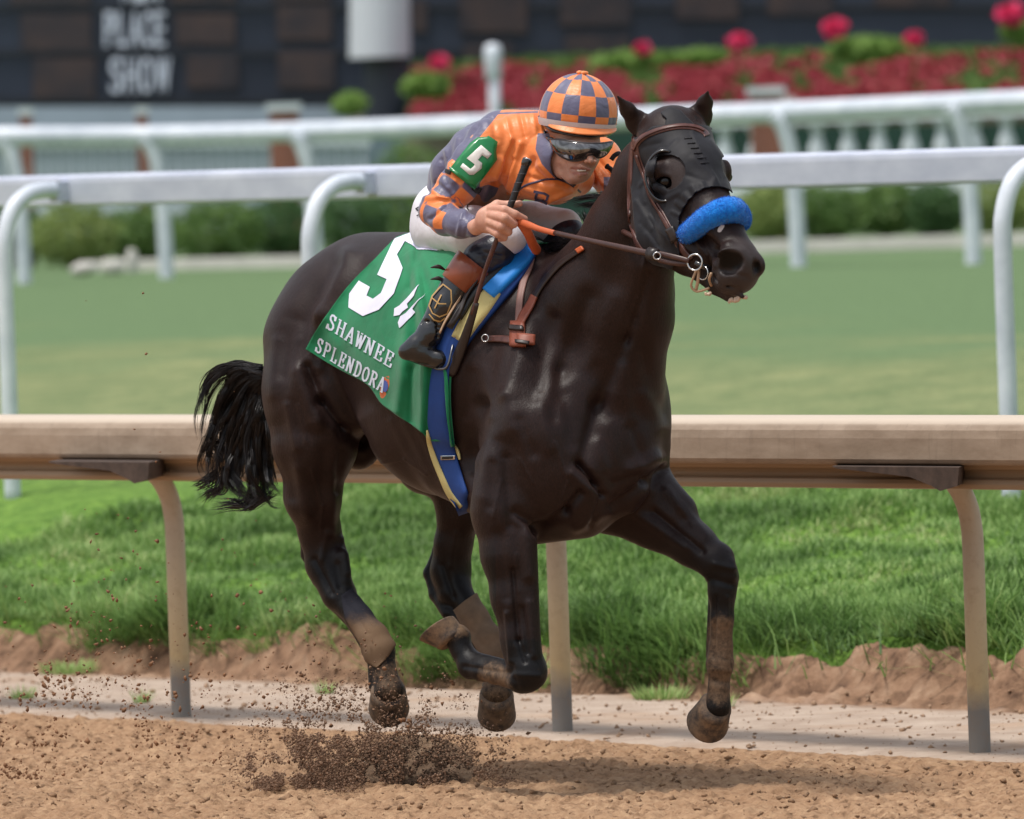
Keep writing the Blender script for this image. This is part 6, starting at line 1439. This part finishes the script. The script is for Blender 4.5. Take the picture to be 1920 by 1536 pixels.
o = mesh_obj('peak_lining', *peak(HR * .96, HR * 1.13, -23, -24, -62, 96), BLKP, hel); so = o.modifiers.new('t', 'SOLIDIFY'); so.thickness = .006
m = MB(); tp = hc + hu * HR * 1.02
for k in range(5): a = k * 1.256; m.add(uvs(tp + hx_ * RM(6) * math.cos(a) + hy_ * RM(5) * math.sin(a) + hu * RM(1), (RM(6), RM(5), RM(4)), 10, 6))
mesh_obj('cap_knot', np.array(m.V), m.F, CAPO, hel)
# goggles
tc = spline([(1031, 262), (1050, 262), (1075, 266), (1100, 269), (1125, 269), (1149, 266)], 6); bc_ = spline([(1036, 277), (1050, 292), (1070, 301), (1090, 300), (1104, 292), (1112, 290), (1122, 296), (1136, 290), (1146, 276)], 6)
def gw(x, y): u = (x - 1096) / 66; return -.545 + .085 * abs(u) ** 2.2 + (.02 if y > 285 else .0) * ((y - 285) / 16)
NG, MG = 40, 10; V = []
for i in range(NG + 1):
    a, b = at(tc, i / NG), at(bc_, i / NG)
    for j in range(MG + 1): q = a + (b - a) * j / MG; V.append(H(q[0], q[1], gw(q[0], q[1]) - .006 * math.sin(math.pi * j / MG)))
F = [(i * (MG + 1) + j, (i + 1) * (MG + 1) + j, (i + 1) * (MG + 1) + j + 1, i * (MG + 1) + j + 1) for i in range(NG) for j in range(MG)]
t = NT('goggle_lens'); t.set(color=t.ramp(t.noise(18, 3, .6, None, 1.5), [(.4, (.05, .045, .045)), (.7, (.26, .25, .25))]), rough=.06, metal=.85, coat=1.0); LENS = t.m
gg = mesh_obj('goggles', V, F, LENS, jockey); so = gg.modifiers.new('t', 'SOLIDIFY'); so.thickness = .002
edge = [V[i * (MG + 1)] for i in range(NG + 1)] + [V[i * (MG + 1) + MG] for i in range(NG, -1, -1)]; edge.append(edge[0])
mesh_obj('goggle_frame', *tube(edge, RM(2.0), 8), simple('frame_smoke', srgb(58, 54, 56), .3), gg)
mesh_obj('goggle_strap', *tube([H(1036, 264, -.46), H(1026, 262, -.42), H(1016, 258, -.36), H(1008, 250, -.32)], RM(6), 8, True, (norm(FW + .8 * RT), .4)), BLKP, gg)
mesh_obj('strap_clip', *box(H(1034, 267, -.468), RT * RM(2.5), UP * RM(6), FW * RM(1.5)), GOLD, gg, False)
# chin strap and hair at the temple
mesh_obj('chin_strap', *tube(spline([H(1022, 246, -.385), H(1026, 275, -.405), H(1033, 300, -.42), H(1045, 320, -.44), H(1062, 338, -.465), H(1078, 346, -.482)], 5), RM(4), 8, True, (fn, .5)), BLKP, hel)
hs_ = [[(1018, 255, -.37, 2), (1022, 268, -.385, 2), (1024, 284, -.39, 2)], [(1028, 262, -.41, 2), (1034, 278, -.42, 2), (1036, 292, -.425, 2)], [(1010, 250, -.33, 3), (1008, 265, -.33, 3), (1012, 278, -.34, 3)]]
strands('hair', hs_, 260, 12, .0009, simple('hair_brown', srgb(84, 60, 46), .5), jockey)
# number badge on the arm
GV = simple('badge_green', srgb(18, 124, 66), .3, .06, 14, .1, 40, .004, coat=.3); WV = simple('badge_white', srgb(222, 218, 212), .5, .04)
bp_ = [(842, 318), (858, 298), (882, 268), (896, 258), (912, 257), (916, 255), (933, 266), (930, 284), (932, 300), (912, 326), (890, 355), (868, 338)]
def card(poly, off, th, mat, name, parent, bv):
    """flat stiff card held just off the surface: plane fitted to the surface under its outline"""
    hh = [hit(x, y, bv, 0)[0] for x, y in poly]; hh = [h_ for h_ in hh if h_ is not None]; c_ = np.mean(hh, 0)
    A = np.array([[*(p[:2]), 1] for p in [proj(h_) for h_ in hh]]); dd = np.array([proj(h_)[2] for h_ in hh]); co = np.linalg.lstsq(A, dd, rcond=None)[0]
    return co
co = card(bp_, 0, 0, None, None, None, [SB])
def badge_pt(x, y, lift):
    h_, _ = hit(x, y, [SB], 0); d = co[0] * x + co[1] * y + co[2]; dh = proj(h_)[2] if h_ is not None else d
    return P(x, y, min(.45 * d + .55 * dh, d + .01) - .012 - lift)
def badge_poly(pts, lift, mat, name, parent, th=.002, step=8):
    m_ = polygon_px(pts, step); V = [badge_pt(x, y, lift) for x, y in m_[0]]; o = mesh_obj(name, V, m_[1], mat, parent); so = o.modifiers.new('t', 'SOLIDIFY'); so.thickness = th; return o
def polygon_px(pts, step):
    x0, x1 = min(p[0] for p in pts), max(p[0] for p in pts); import mathutils.geometry as mg
    pv_ = [Vector((p[0], p[1])) for p in pts]; inner = []
    xs = np.arange(x0, x1, step); ys = np.arange(min(p[1] for p in pts), max(p[1] for p in pts), step)
    gx, gy = np.meshgrid(xs, ys); gx, gy = gx.ravel(), gy.ravel(); s_, _, _ = poly_sd(gx, gy, pts); inner = [Vector((x, y)) for x, y, q in zip(gx, gy, s_) if q > step * .4]
    v_, e_, f_, *_ = mg.delaunay_2d_cdt(pv_ + inner, [(i, (i + 1) % len(pts)) for i in range(len(pts))], [], 1, 1e-4)
    return [(v[0], v[1]) for v in v_], [tuple(f) for f in f_]
bd = badge_poly(bp_, 0, GV, 'number_badge', jockey)
badge_poly([(902, 272), (922, 289), (914, 298), (904, 291), (896, 300), (904, 306), (903, 316), (888, 328), (880, 328), (863, 313), (868, 306), (882, 317), (888, 312), (890, 308), (875, 297)], .003, WV, 'badge_five', bd, .001, 6)
badge_poly([(842, 318), (846, 313), (893, 350), (889, 356)], .004, GV, 'badge_hem', bd, .003, 8)
ARMB = simple('elastic_black', srgb(26, 26, 30), .6)
mesh_obj('badge_strap', *ribbon([(836, 320), (846, 324)], 8, [SB], .004, .003), ARMB, bd); mesh_obj('badge_strap', *ribbon([(886, 352), (896, 360), (900, 352)], 8, [SB], .004, .003), ARMB, bd)
# black ties on the far sleeve
m = MB(); m.add(tube(spline([H(1146, 300, -.42), H(1152, 292, -.42), H(1160, 288, -.42), H(1166, 292, -.40)], 4), RM(4.5), 8)); mesh_obj('sleeve_tie', np.array(m.V), m.F, ARMB, jk)
mesh_obj('sleeve_tie', *tube(spline([H(1138, 312, -.36), H(1146, 318, -.37), H(1154, 330, -.36)], 4), [RM(6)] + [RM(4.5)] * 8, 8), ARMB, jk)
# whip, held in the near hand
wh = empty('riding_whip', H(933, 445, -.58), 'black riding whip with a corded grip held upright in the rider\'s fist', 'whip')
wp_ = spline([H(987, 306, -.60), H(972, 345, -.60), H(957, 386, -.595), H(935, 440, -.58), H(918, 485, -.56), (H(905, 525, -.54))], 6)
mesh_obj('grip', *tube([p for p in wp_[:18]], [RM(7.5 - .12 * i) for i in range(18)], 14), simple('whip_cord', srgb(24, 24, 28), .5, .2, 40, .4, 120, .003), wh)
sp_ = MB(); gp_ = np.array(wp_[:18])
cl = spline(list(gp_), 4); hel_ = []
for i, p in enumerate(cl):
    tg = norm(cl[min(i + 1, len(cl) - 1)] - cl[max(i - 1, 0)]); u = norm(np.cross(tg, FW)); v = np.cross(tg, u); a = i * .62; hel_.append(p + (u * math.cos(a) + v * math.sin(a)) * RM(7.2 - .03 * i))
mesh_obj('grip_cord', *tube(hel_, RM(1.1), 6), simple('cord_grey', srgb(60, 60, 66), .5), wh)
mesh_obj('grip_cap', *tube([H(990, 298, -.60), H(989, 300, -.60), H(986, 307, -.60), H(984, 312, -.60)], [RM(8), RM(9.5), RM(9), RM(7.4)], 16), STEEL if False else BLKP, wh)
mesh_obj('grip_badge', *tube([H(990.5, 297, -.602), H(989, 301, -.602)], [RM(6), RM(6)], 16), STEEL, wh)
mesh_obj('shaft', *tube(spline([H(935, 440, -.58), H(918, 485, -.56), H(903, 530, -.53), H(885, 590, -.50)], 6), [RM(4.8 - .04 * i) for i in range(19)], 10), LEA, wh)
fl = [H(893, 568, -.515), H(880, 610, -.49), H(862, 660, -.455), H(843, 703, -.43)]
mesh_obj('flap', *tube(spline(fl, 6), [RM(6 + .35 * i) for i in range(17)] + [RM(11.5), RM(9)], 12, True, (norm(FW + .3 * RT), .35)), LEAD, wh)
# reins
RLEA = simple('rein_leather', srgb(66, 40, 34), .35, .2, 40)
rn = empty('reins', H(1000, 420, -.6), 'brown leather reins with orange rubber grips running from the fist to the bit', 'reins')
def strap3(pts, r, mat, name, sq=.35, dirv=FW, n=6): return mesh_obj(name, *tube(spline([H(*p) for p in pts], n), [RM(q[0]) for q in spline([(x,) for x in (r if not np.isscalar(r) else [r] * len(pts))], n)], 12, True, (norm(dirv), sq)), mat, rn)
strap3([(962, 414, -.59), (985, 420, -.62), (1010, 429, -.68), (1040, 437, -.74)], [4, 7, 5.5, 5], ORB, 'grip')
strap3([(1038, 436, -.735), (1100, 450, -.86), (1160, 463, -.97), (1225, 477, -1.06)], [4.6, 5, 5.6, 6.4], RLEA, 'strap')
strap3([(1222, 472, -1.055), (1260, 481, -1.10), (1292, 489, -1.13)], [4.5, 5, 4.5], RLEA, 'strap'); strap3([(1222, 484, -1.055), (1260, 493, -1.095), (1292, 495, -1.12)], [4.5, 5, 4.5], RLEA, 'strap')
mesh_obj('keeper', *tube([H(1216, 475, -1.058), H(1232, 479, -1.075)], RM(12), 12, True, (FW, .5)), LEAD, rn)
mesh_obj('buckle', *ring(H(1232, 480, -1.09), RM(6.5), RM(1.3), norm(-FW), 16, 6), STEEL, rn)
strap3([(976, 418, -.60), (990, 438, -.58), (999, 458, -.54), (1006, 470, -.50)], [8, 8.5, 9, 9], ORB, 'loop')
strap3([(1150, 425, -.60), (1180, 440, -.80), (1240, 470, -.98), (1290, 500, -1.04)], 5, RLEA, 'strap')
# ================================================================== soil thrown up by the hooves
def spray(n, seed, fam, smin, smax, pw):
    """fam: list of (px, py, w, sx, sy, weight)"""
    r = np.random.default_rng(seed); wts = np.array([q[5] for q in fam]); wts = wts / wts.sum(); k = r.choice(len(fam), n, p=wts); F_ = np.array([q[:5] for q in fam])[k]
    x = F_[:, 0] + r.normal(size=n) * F_[:, 3]; y = F_[:, 1] - np.abs(r.normal(size=n)) ** 1.5 * F_[:, 4] ; w_ = F_[:, 2] + r.normal(size=n) * .12
    cl = fbm(x, y, 26, 3, seed); keep = cl + .55 * (r.random(n) - .3) > .06
    x, y, w_ = x[keep], y[keep], w_[keep]; pos = np.array([H(a, b, c) for a, b, c in zip(x, y, w_)]); pos[:, 2] = np.maximum(pos[:, 2], .004)
    return pos, smin + (smax - smin) * r.random(len(pos)) ** pw
fam1 = [(545, 1482, .1, 42, 42, 3), (610, 1484, .05, 50, 50, 3), (730, 1486, .05, 55, 50, 3.4), (800, 1484, .1, 50, 46, 2.2), (880, 1478, .1, 45, 40, 1.0), (640, 1420, .1, 70, 40, .9)]
pos, sz = spray(150000, 4, fam1, .0007, .0044, 6); V, F = lumps(len(pos), pos, sz, 4, 1.0)
DK = simple('dark_soil', srgb(126, 98, 78), .95, .3, 40)
o = mesh_obj('thrown_soil', V, F, DK, smooth=False); tag(o, 'dark spray of damp soil kicked up under the hind hooves', 'soil spray', kind='stuff')
fam2 = [(150, 1330, .2, 90, 70, 2), (60, 1400, .2, 80, 60, 1.2), (250, 1380, .2, 100, 90, 1.4), (300, 1180, .3, 120, 160, .5), (520, 1330, .2, 120, 60, .9), (40, 1460, 0, 60, 30, 1.0), (400, 1430, 0, 110, 30, .8), (720, 1380, .1, 90, 50, .8)]
pos, sz = spray(9000, 9, fam2, .0006, .0070, 8); V, F = lumps(len(pos), pos, sz, 9, 1.0)
o = mesh_obj('flying_crumbs', V, F, simple('crumb', srgb(128, 92, 66), .95, .3, 40), smooth=False); tag(o, 'brown crumbs of soil flying through the air behind the horse', 'soil spray', kind='stuff')

t = NT('dust_cloud'); t.t.nodes.remove(t.b); pvn = t.n('VolumePrincipled'); pvn.inputs['Color'].default_value = (.52, .38, .28, 1)
gd = t.n('VectorMath', operation='LENGTH', i_0=t.coord()); den = t.math('MULTIPLY', t.step(t.math('ADD', gd.outputs['Value'], t.math('MULTIPLY', t.noise(2.6, 5, .65), 1.0)), .95, .6), -1.0)
den = t.math('MULTIPLY', t.math('ADD', den, 1.0), 3.2); t.L(den, pvn.inputs['Density']); t.L(pvn.outputs[0], t.out.inputs['Volume'])
for i, (x, y, w_, rx, rz, lab) in enumerate(((775, 1452, .05, .19, .12, 'brown puff of dust rising under the nearer hind hoof'),)):
    V, F = uvs((0, 0, 0), 1.0, 24, 16); o = mesh_obj('dust_puff', V, F, t.m); o.location = Vector([float(q) for q in H(x, y, w_)]); o.scale = (rx, .12, rz); tag(o, lab, 'dust', kind='stuff')
